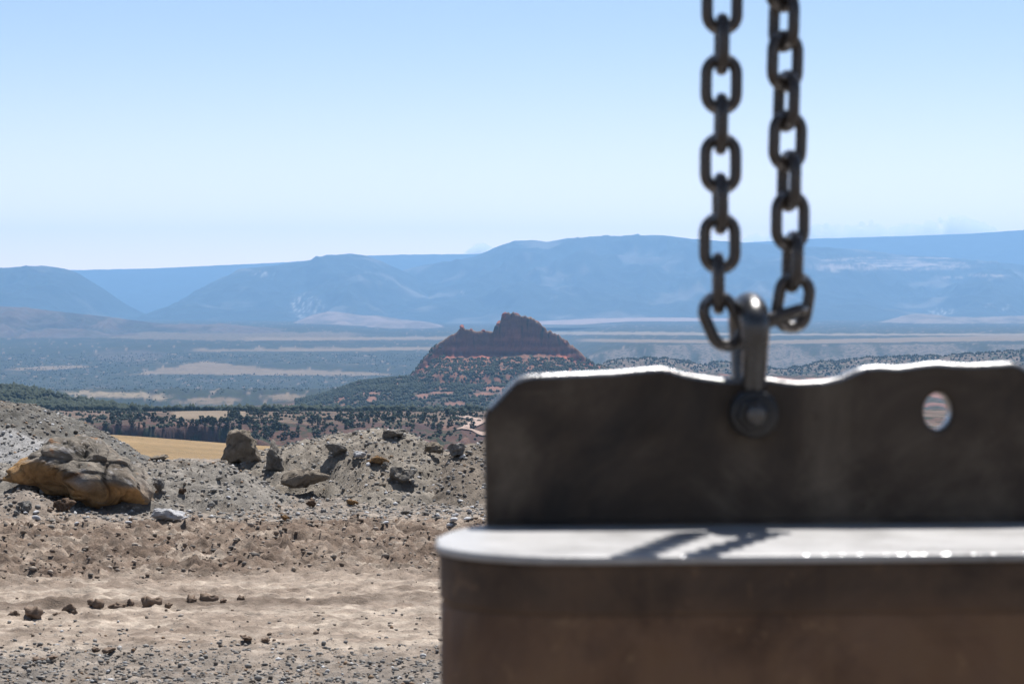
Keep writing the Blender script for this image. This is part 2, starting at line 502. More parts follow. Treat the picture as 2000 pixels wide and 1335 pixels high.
def rock_mesh(w_, h_, d_, seed, palette, sub=4, outline=None, cuts=9, rough=0.10, colfun=None, fl_=0.42, shape=None):
    rnd = random.Random(seed)
    V, Fc = ico(sub)
    V = V.copy()
    if outline is None:
        # cut a ball with random planes: broken stone
        for k in range(cuts):
            n = Vector((rnd.gauss(0, 1), rnd.gauss(0, 1), rnd.gauss(0, 0.8))).normalized()
            dd = rnd.uniform(0.50, 0.85)
            nn = np.array(n); q = V @ nn
            V = V - np.outer(np.clip(q - dd, 0, None), nn) * 0.96
        V[:, 0] *= w_ / 2 / max(1e-6, np.abs(V[:, 0]).max())
        V[:, 1] *= d_ / 2 / max(1e-6, np.abs(V[:, 1]).max())
        V[:, 2] *= h_ / 2 / max(1e-6, np.abs(V[:, 2]).max())
    else:
        # silhouette in x-z, thickness along y
        th = np.array([math.atan2(p[1], p[0]) for p in outline]); rr = np.array([math.hypot(*p) for p in outline])
        od = np.argsort(th); th = th[od]; rr = rr[od]
        ang = np.arctan2(V[:, 2], V[:, 0]); ro = np.interp(ang, th, rr, period=2 * math.pi)
        s = np.sqrt(V[:, 0] ** 2 + V[:, 2] ** 2)
        s2 = np.minimum(1, s ** fl_)
        V = np.stack([np.cos(ang) * ro * s2, np.sign(V[:, 1]) * np.abs(V[:, 1]) ** 0.8 * d_ / 2, np.sin(ang) * ro * s2], 1)
        ext = np.abs(V).max(0); Vn = V / ext
        for k in range(cuts):
            a = rnd.uniform(0, 6.28); e_ = rnd.uniform(-0.5, 0.9)
            nn = np.array((0.75 * math.cos(a), -abs(math.sin(a)) if k % 2 else math.sin(a), e_)); nn /= np.linalg.norm(nn)
            q = Vn @ nn; dd = rnd.uniform(0.72, 0.95) * q.max()
            Vn = Vn - np.outer(np.clip(q - dd, 0, None), nn) * 0.9
        V = Vn * ext
        if shape is not None: V = shape(V)
    sc = min(w_, h_, d_)
    off = Vector((seed * 3.7, seed * 1.3, 0))
    cols = np.zeros((len(V), 3)); P2 = V.copy()
    for i in range(len(V)):
        p = Vector(V[i])
        a = mnoise.fractal(p / sc * 1.3 + off, 1.0, 2.0, 5)
        b = mnoise.noise(p / sc * 5 + off)
        L = p.length + 1e-6
        c3 = abs(mnoise.noise(p / sc * 3.1 + off * 1.7))
        vd = mnoise.voronoi(Vector((p.x * 1.0, p.y, p.z * 1.5)) / sc * 2.3 + off)[0]
        c3 += 0.9 * vd[0]; gap = vd[1] - vd[0]
        if gap < 0.10: c3 += 0.45 * (1 - gap / 0.10)
        P2[i] = V[i] * (1 + (a * rough + b * rough * 0.35 - c3 * rough * 0.8) * sc / L)
        q = 0.5 + 0.5 * mnoise.fractal(p / sc * 2.0 + off * 2, 0.8, 2.0, 4)
        q = min(max(q, 0), 0.999) * (len(palette) - 1)
        j = int(q); f = q - j
        cc = np.array(palette[j]) * (1 - f) + np.array(palette[j + 1]) * f
        if colfun: cc = colfun(p, cc, a, b)
        if gap < 0.07: cc = np.array(cc) * (0.55 + 0.45 * gap / 0.07)
        cols[i] = cc
    return np_mesh("rock", P2, Fc, cols)

GREY = [(0.12, 0.115, 0.11), (0.18, 0.172, 0.16), (0.24, 0.23, 0.215)]
TAN = [(0.15, 0.128, 0.10), (0.22, 0.185, 0.145), (0.19, 0.165, 0.135)]
DARK = [(0.125, 0.115, 0.10), (0.185, 0.17, 0.15), (0.23, 0.21, 0.185)]
PALE = [(0.32, 0.32, 0.325), (0.45, 0.45, 0.46), (0.50, 0.50, 0.50)]
BROWN = [(0.075, 0.05, 0.035), (0.12, 0.08, 0.055), (0.11, 0.076, 0.052)]
OCHRE = [(0.20, 0.115, 0.05), (0.25, 0.15, 0.07), (0.19, 0.12, 0.06)]

# the big boulder, outline in pixels of the photograph, standing 24.6 m away
BD = 24.9
def outl(pts, cx, cy, D):
    # densify so that the polar outline is single valued and has crisp corners
    out = []
    n = len(pts)
    for i in range(n):
        a = pts[i]; b = pts[(i + 1) % n]
        for k in range(6):
            t = k / 6
            out.append(((a[0] + (b[0] - a[0]) * t - cx) / F * D, -(a[1] + (b[1] - a[1]) * t - cy) / F * D))
    return out
big = [(-14, 942), (-4, 908), (32, 880), (85, 868), (130, 863), (175, 870), (215, 885), (245, 910), (268, 940), (284, 968), (288, 1000),
       (284, 1022), (240, 1016), (200, 1008), (165, 994), (130, 980), (90, 962), (45, 950)]
bc = (165, 935)
def bigcol(p, c, a, b):
    # ochre weathered band along the underside, pale crust on the right shoulder
    X_, Z_ = p.x / BD * F + bc[0], -p.z / BD * F + bc[1]
    under = 985 - (980 - 935) * (1 - min(max((X_ - 60) / 130, 0), 1)) - 40
    t = min(max((Z_ - (under + 12 * a)) / 9, 0), 1)
    oc = Vector((0.40, 0.24, 0.105)) * (0.85 + 0.35 * min(max((X_ - 170) / 40, 0), 1)) * (1 + 0.3 * b + 0.3 * a)
    pit = mnoise.fractal(Vector((p.x * 9, p.y * 9, p.z * 5)), 0.7, 2.0, 4)
    c = Vector(c) * (0.95 + 0.5 * a + 0.45 * pit)
    c = Vector((c.x * 1.0, c.y * 0.96, c.z * 0.90))
    if pit > 0.42 and a > 0: c = Vector((0.24, 0.14, 0.08))
    if pit < -0.5: c = Vector((0.30, 0.28, 0.26))
    c = c.lerp(oc, t)
    # vein
    vx = 193 + (Z_ - 940) * 0.10
    if abs(X_ - vx) < 2.2 and Z_ > 925: c = Vector((0.27, 0.21, 0.15))
    rim = 252 + (Z_ - 915) * 0.36
    if X_ > rim + 6 * a and Z_ > 900: c = c.lerp(Vector((0.29, 0.25, 0.21)), 0.8)
    return np.array(c)
P = W(bc[0], bc[1], BD)
def bigshape(V):
    V = V.copy()
    X_, Z_ = V[:, 0] / BD * F + bc[0], -V[:, 2] / BD * F + bc[1]
    under = 985 - 45 * (1 - np.clip((X_ - 60) / 130, 0, 1)) - 40
    V[:, 1] += np.clip((Z_ - under) / F * BD, 0, None) * 0.9 * (V[:, 1] < 0.2)
    V[:, 1] += 0.05 * ridge(V[:, 0] * 3.0, V[:, 2] * 1.6, 4, 900) * (V[:, 1] < 0) * -1
    return V
me = rock_mesh(1.5, 0.8, 1.5, 3, DARK + [(0.16, 0.135, 0.11)], sub=6, outline=outl(big, bc[0], bc[1], BD), rough=0.13, colfun=bigcol, fl_=0.3, cuts=15, shape=bigshape)
o = link("boulder", me, M_BOULDER)
o.location = (P.x, BD + 0.55, P.z * 1.0 - 0.01)
o.scale = (1.07, 1, 1.22)
tag(o, "largest boulder, dark brown broken face with an ochre orange band along its underside", "boulder")

rocks = [
    # px, py (centre), w px, h px, depth ratio, palette, name, label
    (468, 876, 88, 76, 0.9, TAN, "boulder", "upright tan boulder with an ochre left edge on the heap crest beside the yellow field", 11),
    (598, 936, 112, 44, 0.8, TAN, "rock_slab", "flat tan slab jutting out over the dark hollow in the middle heap", 12),
    (535, 892, 42, 62, 0.9, DARK, "boulder", "dark grey pointed block just right of the upright tan boulder", 13),
    (785, 930, 76, 40, 1.0, DARK, "boulder", "squat dark block on the right slope of the middle heap", 14),
    (660, 880, 62, 24, 1.0, DARK, "rock_slab", "dark brown ledge below the crest of the middle heap, left part", 15),
    (765, 848, 56, 20, 1.0, DARK, "rock_slab", "dark slab lying on the very top of the middle heap", 16),
    (848, 878, 46, 34, 1.0, TAN, "boulder", "rounded tan rock on the right shoulder of the middle heap", 17),
    (890, 880, 46, 30, 1.0, GREY, "boulder", "grey dome of rock on the crest of the heap next to the steel plate", 18),
    (325, 1007, 74, 28, 1.0, PALE, "boulder", "pale bluish white rock on the ground right of the largest boulder", 19),
    (312, 948, 24, 32, 1.0, GREY, "boulder", "small grey block right beside the largest boulder's shoulder", 20),
    (606, 984, 24, 20, 1.0, BROWN, "boulder", "small reddish brown rock at the foot of the dark hollow", 21),
    (688, 982, 28, 14, 1.0, OCHRE, "boulder", "small orange brown rock on the lower middle heap", 22),
    (556, 1010, 20, 12, 1.0, OCHRE, "boulder", "little orange stone at the edge of the dirt below the hollow", 23),
    (700, 888, 32, 16, 1.0, PALE, "boulder", "pale broken stone just under the middle heap's crest", 24),
    (735, 900, 50, 22, 1.0, OCHRE, "boulder", "sandy orange lump in the middle of the tallest heap", 25),
    (125, 985, 52, 34, 1.0, BROWN, "boulder", "brown rock in the shade below the largest boulder", 26),
    (46, 988, 34, 26, 1.0, GREY, "boulder", "pale grey rock under the left end of the largest boulder", 27),
    (82, 963, 16, 12, 1.0, PALE, "boulder", "small white stone under the largest boulder's overhang", 28),
    (752, 911, 18, 18, 1.0, DARK, "boulder", "dark small stone beside the sandy orange lump", 29),
    (790, 1000, 20, 12, 1.0, DARK, "boulder", "small dark stone on the flat gravel left of the steel plate's lower corner", 30),
    (355, 960, 22, 16, 1.0, BROWN, "boulder", "small brown stone in the pale grey gravel heap", 31),
    (310, 895, 40, 14, 1.0, TAN, "boulder", "low tan stone at the edge of the yellow field", 32),
]
for (px, py, wp, hp, dr, pal, nm, lab, sd_) in rocks:
    q = hit(px, py + hp * 0.42)
    k = q.y / F
    wd, hh = wp * k, hp * k
    outline = None
    if sd_ == 11:
        outline = outl([(425, 905), (430, 880), (452, 845), (475, 838), (497, 842), (515, 872), (520, 905), (480, 915)], 470, 878, q.y)
    if sd_ == 12:
        outline = outl([(543, 930), (580, 917), (605, 914), (655, 930), (640, 940), (600, 955), (575, 956), (555, 948)], 598, 936, q.y)
    if sd_ == 13:
        outline = outl([(516, 925), (522, 890), (531, 862), (548, 885), (556, 925)], 536, 898, q.y)
    me = rock_mesh(wd, hh, max(wd * dr * 0.8, hh * 0.8), sd_, pal, sub=4, outline=outline, rough=0.16, cuts=14 if outline is None else 9)
    o = link(nm, me, M_BOULDER, sm=False)
    o.location = (q.x, q.y + wd * 0.12, q.z + hh * 0.40)
    if sd_ == 12: o.location.z += 0.03; o.location.y -= 0.35
    if outline is None: o.rotation_euler = (0, random.Random(sd_).uniform(-0.25, 0.25), random.Random(sd_).uniform(-0.4, 0.4))
    tag(o, lab, "rock", "larger rocks lying on the gravel heaps")

# white and grey stones one can tell apart on the heaps
protos = []
for k, pal in enumerate([PALE, GREY, PALE, GREY, DARK, TAN]):
    protos.append(rock_mesh(1.0, 0.62, 0.8, 50 + k, pal, sub=2, cuts=12, rough=0.05))
rnd = random.Random(77)
SG = "small loose stones scattered over the gravel heaps"
SL = {"p": "small angular white stone lying on the grey gravel heaps", "g": "small angular grey stone lying on the gravel heaps"}
cnt = 0
while cnt < 90:
    px = rnd.uniform(-20, 950); py = rnd.uniform(845, 1035)
    q = hit(px, py)
    if q.y > 32 or (px < 290 and 860 < py < 1000): continue
    k = rnd.choice([0, 1, 2, 3, 3, 4, 5])
    s = rnd.uniform(0.035, 0.085) * (1.3 if rnd.random() < 0.15 else 1)
    me = protos[k]
    if len(me.materials) == 0: me.materials.append(M_STONE)
    o = bpy.data.objects.new("stone", me); COL.objects.link(o)
    o.location = (q.x, q.y, q.z + s * 0.18); o.scale = (s * rnd.uniform(0.8, 1.5), s, s * rnd.uniform(0.7, 1.1))
    o.rotation_euler = (rnd.uniform(-.3, .3), rnd.uniform(-.3, .3), rnd.uniform(0, 6.28))
    cl = "white" if k in (0, 2) else "grey" if k in (1, 3) else "dark" if k == 4 else "tan"
    wh = ("on the dirt at the foot of the heaps" if py > 1000 else "beside the big brown boulder" if px < 420 and q.y < 25.5 else "on the pale grey heap right of the big boulder" if px < 520 and py > 895
          else "on the grey bank behind the big boulder" if px < 420 else "on the dark heap by the steel plate" if px > 850 else "on the upper slope of the middle heap" if py < 900 else "on the lower slope of the middle heap")
    sz_ = "larger" if s > 0.068 else "small"
    tag(o, sz_ + " angular " + cl + " stone " + wh, "stone", cl + " loose stones " + wh)
    cnt += 1

# dirt clods
clod_me = [rock_mesh(1.0, 0.62, 0.8, 70 + k, [(0.115, 0.08, 0.058), (0.165, 0.118, 0.086), (0.14, 0.10, 0.072)], sub=3, cuts=4, rough=0.30) for k in range(3)]
for m_ in clod_me: m_.materials.append(M_STONE)
spots = [(22, 1203, 34), (62, 1196, 40), (108, 1197, 22), (140, 1188, 34), (182, 1182, 30), (225, 1186, 38), (255, 1177, 30), (292, 1176, 34),
         (333, 1176, 30), (368, 1173, 30), (402, 1172, 30), (438, 1171, 26), (468, 1167, 24)]
for i, (px, py, wp) in enumerate(spots):
    q = hit(px, py + 5); k = q.y / F
    o = bpy.data.objects.new("dirt_clod", clod_me[i % 3]); COL.objects.link(o)
    s = wp * k
    s *= (0.75, 1.15, 0.6, 1.0, 1.2, 0.8)[i % 6]
    o.location = (q.x, q.y + (0.07, -0.06, 0.02, -0.1, 0.05)[i % 5], q.z + s * 0.08); o.scale = (s * 1.35, s * 1.2, s * 1.5); o.rotation_euler = (0, 0, i * 1.9)
    tag(o, ["leftmost", "second", "third", "fourth", "fifth", "sixth", "seventh", "eighth", "ninth", "tenth", "eleventh", "twelfth", "thirteenth and last"][i] + (" " if i == 0 else " from the left ") + "brown clod in the long row along the crawler track", "dirt clod", "row of earth clods along the crawler track")
for i, (px, py, wp, lab) in enumerate([(72, 1290, 34, "left clod of a dark brown touching pair on pale dirt, lower left"),
                                       (100, 1286, 34, "right clod of a dark brown touching pair on pale dirt, lower left"),
                                       (184, 1272, 22, "small brown clod left of a bigger one above the near gravel"),
                                       (212, 1275, 36, "knobbly brown clod above the near gravel, bigger one of two"),
                                       (478, 1250, 40, "flat reddish brown clod lying alone on the pale dirt"),
                                       (518, 1250, 26, "small brown clod right of the flat reddish one")]):
    q = hit(px, py + 5); k = q.y / F
    o = bpy.data.objects.new("dirt_clod", clod_me[(i + 1) % 3]); COL.objects.link(o)
    s = wp * k
    o.location = (q.x, q.y, q.z + s * 0.16); o.scale = (s, s, s * 0.75); o.rotation_euler = (0, 0, i * 1.3 + .4)
    tag(o, lab, "dirt clod")

# gravel nobody could count
def scatter_mesh(name, P, S_, cols, seed, sub=1, flat=0.65, jit=(0.62, 1.18)):
    rs = np.random.RandomState(seed)
    V, Fc = ico(sub)
    n = len(P); nv = len(V)
    a = rs.uniform(0, 2 * math.pi, n); ca, sa = np.cos(a), np.sin(a)
    sc = np.stack([rs.uniform(0.7, 1.3, n), rs.uniform(0.7, 1.2, n), rs.uniform(0.45, 0.9, n) * flat / 0.65], 1) * S_[:, None]
    J = rs.uniform(jit[0], jit[1], (n, nv, 1))
    Q = V[None] * J * sc[:, None, :]
    x = Q[..., 0] * ca[:, None] - Q[..., 1] * sa[:, None]; y = Q[..., 0] * sa[:, None] + Q[..., 1] * ca[:, None]
    Q = np.stack([x, y, Q[..., 2]], -1) + P[:, None, :]
    FF = (Fc[None] + (np.arange(n) * nv)[:, None, None]).reshape(-1, 3)
    return np_mesh(name, Q.reshape(-1, 3), FF, np.repeat(cols, nv, 0))
rs = np.random.RandomState(5)
def stones(n, ylo, yhi, smin, smax, pw, cfun):
    y = rs.uniform(ylo, yhi, n) ; x = rs.uniform(-1, 1, n) * y * 0.25
    keep = cfun(x, y); x = x[keep]; y = y[keep]
    s = smin + (smax - smin) * rs.uniform(0, 1, len(x)) ** pw
    z = surf(x, y) + s * 0.15
    return np.stack([x, y, z], 1), s
vis = lambda x, y: (1000 + F * x / y < 1010)
near = lambda x, y: (rs.uniform(0, 1, len(x)) < ground_zone(x, y)[1] * 0.9 + 0.08)
farz = lambda x, y: (rs.uniform(0, 1, len(x)) < 0.95)
mid = lambda x, y: (rs.uniform(0, 1, len(x)) < 0.22 + 0.6 * ground_zone(x, y)[0])
churned = lambda x, y: (rs.uniform(0, 1, len(x)) < ground_zone(x, y)[0] * (0.35 + 1.5 * np.clip(fbm(x * 1.2, y * 1.5, 3, 99), 0, 1)))
pal = np.array([(0.15, 0.145, 0.138), (0.19, 0.182, 0.17), (0.24, 0.228, 0.21), (0.19, 0.16, 0.13), (0.115, 0.098, 0.083), (0.42, 0.42, 0.42), (0.20, 0.135, 0.085), (0.085, 0.083, 0.085)])
pr = np.array([0.24, 0.26, 0.17, 0.16, 0.07, 0.04, 0.04, 0.02])
palb = np.array([(0.13, 0.098, 0.073), (0.19, 0.145, 0.11), (0.25, 0.21, 0.17), (0.31, 0.26, 0.215), (0.13, 0.115, 0.10)])
PS, SS, CC = [], [], []
for (n, a, b, s0, s1, pw, cf, pl, pp) in ((24000, 12.8, 17, 0.005, 0.023, 3, near, pal, pr), (36000, 24.0, 32, 0.008, 0.034, 3.5, farz, pal * 1.15, pr),
                                        (5000, 15.5, 24.5, 0.005, 0.024, 3.5, mid, palb, None), (15000, 18.6, 24.4, 0.008, 0.036, 3, churned, palb * 0.95, None)):
    p_, s_ = stones(n, a, b, s0, s1, pw, cf)
    PS.append(p_); SS.append(s_); CC.append(pl[rs.choice(len(pl), len(p_), p=pp)] * rs.uniform(0.85, 1.15, (len(p_), 1)))
me = scatter_mesh("gravel", np.concatenate(PS), np.concatenate(SS), np.concatenate(CC), 6, sub=0)
o = link("gravel", me, M_STONE, sm=False)
tag(o, "loose crushed gravel strewn over the dirt and the heaps", None, None, "stuff")

# ================================================================== VALLEY TERRAIN
def pxy(x, y, z):
    return 1000 + F * x / y, HZ + (EYE - z) * F / y

def valley_z(x, d):
    px = 1000 + F * x / d
    # near meadow below the quarry
    z = np.interp(d, [40, 60, 262], [-5.0, -4.0, -12.9])
    z = z + smooth(100, 240, d) * (1 - smooth(262, 300, d)) * (-0.004) * (px - 330) * 0.9
    # gully
    e1 = smooth(262, 420, d + 10 * fbm(x / 40, d / 40, 2, 300))
    z = z * (1 - e1) + (-60 + 2 * fbm(x / 60, d / 60, 3, 301)) * e1
    # canyon wall and the tree dotted bench
    rimd = 860 + 14 * fbm(x / 50, d * 0 + 3, 4, 310) + 10 * fbm(x / 14, d * 0 + 5, 3, 311) + np.interp(px, [0, 500, 950, 1400], [-10, 0, 25, 60])
    foot = rimd - np.interp(px, [0, 200, 450, 600, 950], [60, 46, 50, 110, 170])
    w_ = np.clip((d - foot) / (rimd - foot), 0, 1)
    # left: pink brow, sheer dark cliff band, scree below; right: gullied slope
    cliff = np.interp(w_, [0, 0.42, 0.47, 1.0], [0.0, 0.20, 0.95, 1.0])
    lf = 1 - smooth(430, 560, px)
    wl = w_ ** 0.8 * (1 - lf) + cliff * lf
    gul = (ridge((x + 4 * vn(d / 25, x / 60, 322)) / 22, d / 160, 3, 320) - 0.35) * np.interp(px, [430, 560], [0.7, 2.2])
    bench = -40.6 - (d - 860) * 0.023 + 0.8 * fbm(x / 40, d / 40, 3, 330)
    z = z + wl * (bench - z)
    z = z + 2.4 * gul * np.sin(w_ * math.pi)
    # wooded hill on the left, saddle in the middle
    hp = np.interp(px, [-900, -400, -200, 0, 60, 100, 150, 200, 260, 330, 420, 480, 560, 640, 720, 2600],
                   [700, 715, 735, 757, 764, 772, 783, 792, 800, 806, 808, 808, 806, 800, 800, 800])
    hd = 1250
    hz = zrow(hp, hd)
    t = (d - hd) / np.where(d < hd, 230, 260)
    s = np.clip(1 - np.abs(t), 0, 1); s = s * s * (3 - 2 * s)
    floor_ = np.interp(d, [2150, 2700, 3100, 4000, 5000, 6500], [-107, -140, -150, -140, -126, -107]) + 2.0 * fbm(x / 300, d / 300, 4, 340) + 1.6 * fbm(x / 90, d / 60, 3, 341)
    z2 = np.where(d < hd, z, floor_)
    z3 = z2 + (hz - z2) * s + 3 * fbm(x / 45, d / 45, 4, 345) * s * (1 - s) * 4 * 0.6
    z = np.where(d < 1020, z, z3)
    # apron of the butte
    ap = np.interp(px, [440, 500, 560, 620, 660, 700, 740, 800, 850, 1000, 1150, 1250, 1400, 1800, 2600],
                   [806, 798, 788, 775, 762, 747, 742, 737, 735, 735, 722, 722, 730, 740, 760])
    ad = 2180
    az = zrow(ap, ad)
    t = (d - ad) / np.where(d < ad, 900, 420)
    s = np.clip(1 - np.abs(t), 0, 1); s = np.where(d < ad, s ** 1.25, s * s * (3 - 2 * s))
    on = smooth(420, 500, px)
    zb = z + (np.maximum(az, z) - z) * s * on
    zb = zb + 4.0 * ridge(x / 55, d / 80, 4, 350) * np.clip(s * (1 - s) * 4, 0, 1) * on
    z = np.where(d > 1100, zb, z)
    # ridge of dark trees on the right
    rp = np.interp(px, [1060, 1150, 1200, 1260, 1330, 1380, 1420, 1480, 1530, 1600, 1700, 1850, 2000, 2300, 2700],
                   [760, 722, 703, 698, 704, 712, 706, 716, 722, 708, 698, 694, 684, 650, 640])
    rd = 2900; rz = zrow(rp + 5 * fbm(px / 30, 0 * px, 2, 360), rd)
    t = (d - rd) / np.where(d < rd, 260, 500)
    s = np.clip(1 - np.abs(t), 0, 1); s = s * s * (3 - 2 * s)
    z = np.where(d > 2600, z + (np.maximum(rz, z) - z) * s, z)
    # plateau steps
    gulr = 90 * ridge(x / 130, d * 0 + 2, 3, 370) + 30 * fbm(x / 40, d / 80, 2, 371)
    q = smooth(0, 420, d - 4250 + gulr)
    on = smooth(1020, 1250, px)
    up = zrow(669, 4650)
    z = z + on * q * (up - z) * 0.97
    # benches on the left
    for (dd, hgt, p0, p1, sd_) in ((3700, 5, -300, 700, 380), (4500, 9, 250, 1000, 381), (5400, 8, -400, 650, 382), (7000, 7, -400, 1100, 383)):
        g2 = 160 * fbm(x / 260, d * 0 + 1, 3, sd_) + 45 * ridge(x / 70, d / 200, 2, sd_ + 9)
        q = smooth(0, 0.035 * dd, d - dd + g2)
        on = smooth(p0 - 80, p0 + 60, px) * (1 - smooth(p1 - 60, p1 + 120, px))
        z = z + hgt * q * on
    return z

rows = [44.0]
while rows[-1] < 1150: rows.append(rows[-1] + (1.2 if 700 < rows[-1] < 890 else min(max(rows[-1] * 0.012, 0.8), 4.0)))
while rows[-1] < 19000: rows.append(rows[-1] + min(rows[-1] ** 2 / 512300 * 1.15, 130))
rows = np.array(rows)
ux = np.concatenate([np.linspace(-0.31, -0.215, 90)[:-1], np.linspace(-0.215, 0.02, 620)[:-1], np.linspace(0.02, 0.31, 330)])
U, Dm = np.meshgrid(ux, rows)
X = U * Dm; Y = Dm
Z = valley_z(X, Y)
Z = Z - 60 * smooth(15000, 17000, Y) * 0
PX, PY = pxy(X, Y, Z)
# ground cover colours (real soil, grass and rock colours) and tree density
red = np.array((0.085, 0.050, 0.040)); tanf = np.array((0.2, 0.16, 0.12)); strawf = np.array((0.235, 0.165, 0.09)); sage = np.array((0.07, 0.07, 0.055)); purple = np.array((0.085, 0.055, 0.052))
colr = np.zeros(X.shape + (3,)) + sage
den = np.full(X.shape, 0.46)
def put(mask, c, dn=None):
    global colr, den
    m = np.clip(mask, 0, 1)
    colr = colr * (1 - m[..., None]) + np.asarray(c) * m[..., None]
    if dn is not None: den = den * (1 - m) + dn * m
nA = fbm(X / 30, Y / 30, 4, 400); nB = fbm(X / 90, Y / 140, 4, 401); nC = fbm(X / 300, Y / 500, 4, 402)
put((Y < 300) * 1.0, strawf, 0.0)
put((Y < 300) * smooth(-0.2, 0.4, fbm(X / 3, Y / 9, 5, 411)) * 0.5, (0.21, 0.15, 0.085), 0.0)
put((Y < 300) * smooth(0.25, 0.4, fbm(X / 1.2, Y / 2.5, 3, 412)) * 0.5, (0.13, 0.11, 0.07), 0.0)
put((Y < 175) * smooth(-0.2, 0.4, nA + (150 - Y) / 60), (0.26, 0.21, 0.165), 0.0)
put(((Y >= 270) & (Y < 1100)) * 1.0, red, 0.43)
put(((Y >= 700) & (Y < 900)) * smooth(-0.1, 0.3, nA), purple * 0.8, 0.42)
put(((Y >= 600) & (Y < 870)) * smooth(0.15, 0.5, fbm(X / 9, Y / 20, 4, 404)), (0.14, 0.085, 0.066), 0.3)
put(((Y >= 865) & (Y < 1040)) * smooth(-0.45, 0.0, fbm(X / 25, Y / 60, 3, 405)) * 0.9, (0.125, 0.09, 0.068), 0.38)
put(((Y >= 900) & (Y < 1040)) * smooth(330, 345, PX) * (1 - smooth(470, 490, PX)), (0.18, 0.14, 0.10), 0.25)
put(((Y >= 1040) & (Y < 1500)) * 1.0, (0.10, 0.065, 0.045), 0.47)
put(((Y >= 1080) & (Y < 1250)) * smooth(0.18, 0.34, fbm(X / 22, Y / 50, 3, 407)), (0.17, 0.085, 0.062), 0.12)
# butte apron: red soil with junipers
ap_on = ((Y >= 1300) & (Y < 2700)) * smooth(430, 520, PX)
put(ap_on, (0.075, 0.048, 0.038), 0.47)
put(ap_on * smooth(0.12, 0.3, fbm(X / 34, Y / 70, 4, 408)), (0.17, 0.09, 0.066), 0.25)
rr_ = ((Y >= 2640) & (Y < 3300)) * smooth(1100, 1200, PX)
put(rr_, (0.13, 0.10, 0.08), 0.46)
# red rim under the right ridge
# far valley
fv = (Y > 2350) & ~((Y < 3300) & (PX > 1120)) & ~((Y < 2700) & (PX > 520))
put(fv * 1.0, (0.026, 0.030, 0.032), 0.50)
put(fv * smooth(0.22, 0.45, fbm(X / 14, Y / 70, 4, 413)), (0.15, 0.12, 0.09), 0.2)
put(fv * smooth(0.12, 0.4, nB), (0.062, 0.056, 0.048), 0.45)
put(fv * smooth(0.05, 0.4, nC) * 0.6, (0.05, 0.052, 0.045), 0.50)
jit = 2.2 * fbm(PX / 26, PY / 6, 4, 410)
def strip(px0, px1, pts, th0, c=(0.15, 0.115, 0.08), dn=0.34, soft=25, jm=1.0):
    """a field as a band in the plain; pts give its centre row, th0 its half height"""
    cy = np.interp(PX, [p[0] for p in pts], [p[1] for p in pts])
    th = np.interp(PX, [p[0] for p in pts], [p[2] if len(p) > 2 else th0 for p in pts])
    m = smooth(px0 - soft, px0 + soft, PX) * (1 - smooth(px1 - soft, px1 + soft, PX))
    m = m * (1 - smooth(th - 0.7, th + 0.7, np.abs(PY - cy + jit * jm * 0.6)))
    put(m * (Y > 2350), c, dn)
strip(0, 700, [(0, 648, 4), (200, 653, 6), (400, 657, 8), (600, 656, 8), (880, 655, 7)], 6, (0.12, 0.094, 0.07), 0.42, jm=3.5)
strip(480, 900, [(480, 662, 3), (880, 660, 3)], 3)
strip(375, 860, [(375, 684, 3), (640, 682, 3.5), (870, 680, 3)], 3.2)
strip(262, 760, [(262, 731, 1), (330, 723, 7), (400, 718, 13), (470, 722, 9), (560, 727, 6), (760, 731, 2)], 5, jm=1.6)
strip(20, 180, [(20, 721, 2), (100, 718, 4), (190, 715, 1)], 3)
strip(340, 470, [(340, 784, 2), (420, 782, 6), (480, 782, 2)], 3, jm=2)
strip(520, 600, [(510, 776, 3), (560, 774, 8), (610, 780, 2)], 3, jm=2)
strip(130, 330, [(130, 767, 5), (200, 770, 5), (330, 775, 6)], 4, (0.20, 0.16, 0.11), 0.36, jm=4)
strip(1000, 2100, [(1000, 650, 3), (1300, 651, 3), (1500, 653, 2)], 3, (0.17, 0.14, 0.105), 0.3, jm=1.5)
strip(1130, 2300, [(1130, 664, 3), (1500, 668, 3.5), (1900, 661, 5), (2100, 658, 6)], 3.5)
put(((Y > 4000) & (Y < 4620) & (PX > 1150)) * smooth(-0.25, 0.3, ridge(X / 45, Y / 400, 3, 420) - 0.2), (0.12, 0.10, 0.085), 0.42)
put(smooth(1.1, 0.4, ((PX - 250) / 85) ** 2 + ((PY - 694) / 14) ** 2 + 0.5 * fbm(PX / 20, PY / 5, 3, 430)) * 0.6, (0.10, 0.08, 0.072), 0.42)
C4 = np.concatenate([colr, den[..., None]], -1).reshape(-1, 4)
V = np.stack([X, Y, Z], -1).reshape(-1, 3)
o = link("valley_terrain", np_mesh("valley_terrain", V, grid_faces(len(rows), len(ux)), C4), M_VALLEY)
tag(o, "wide hazy valley floor of woodland and tan fields beyond the quarry", kind="structure")

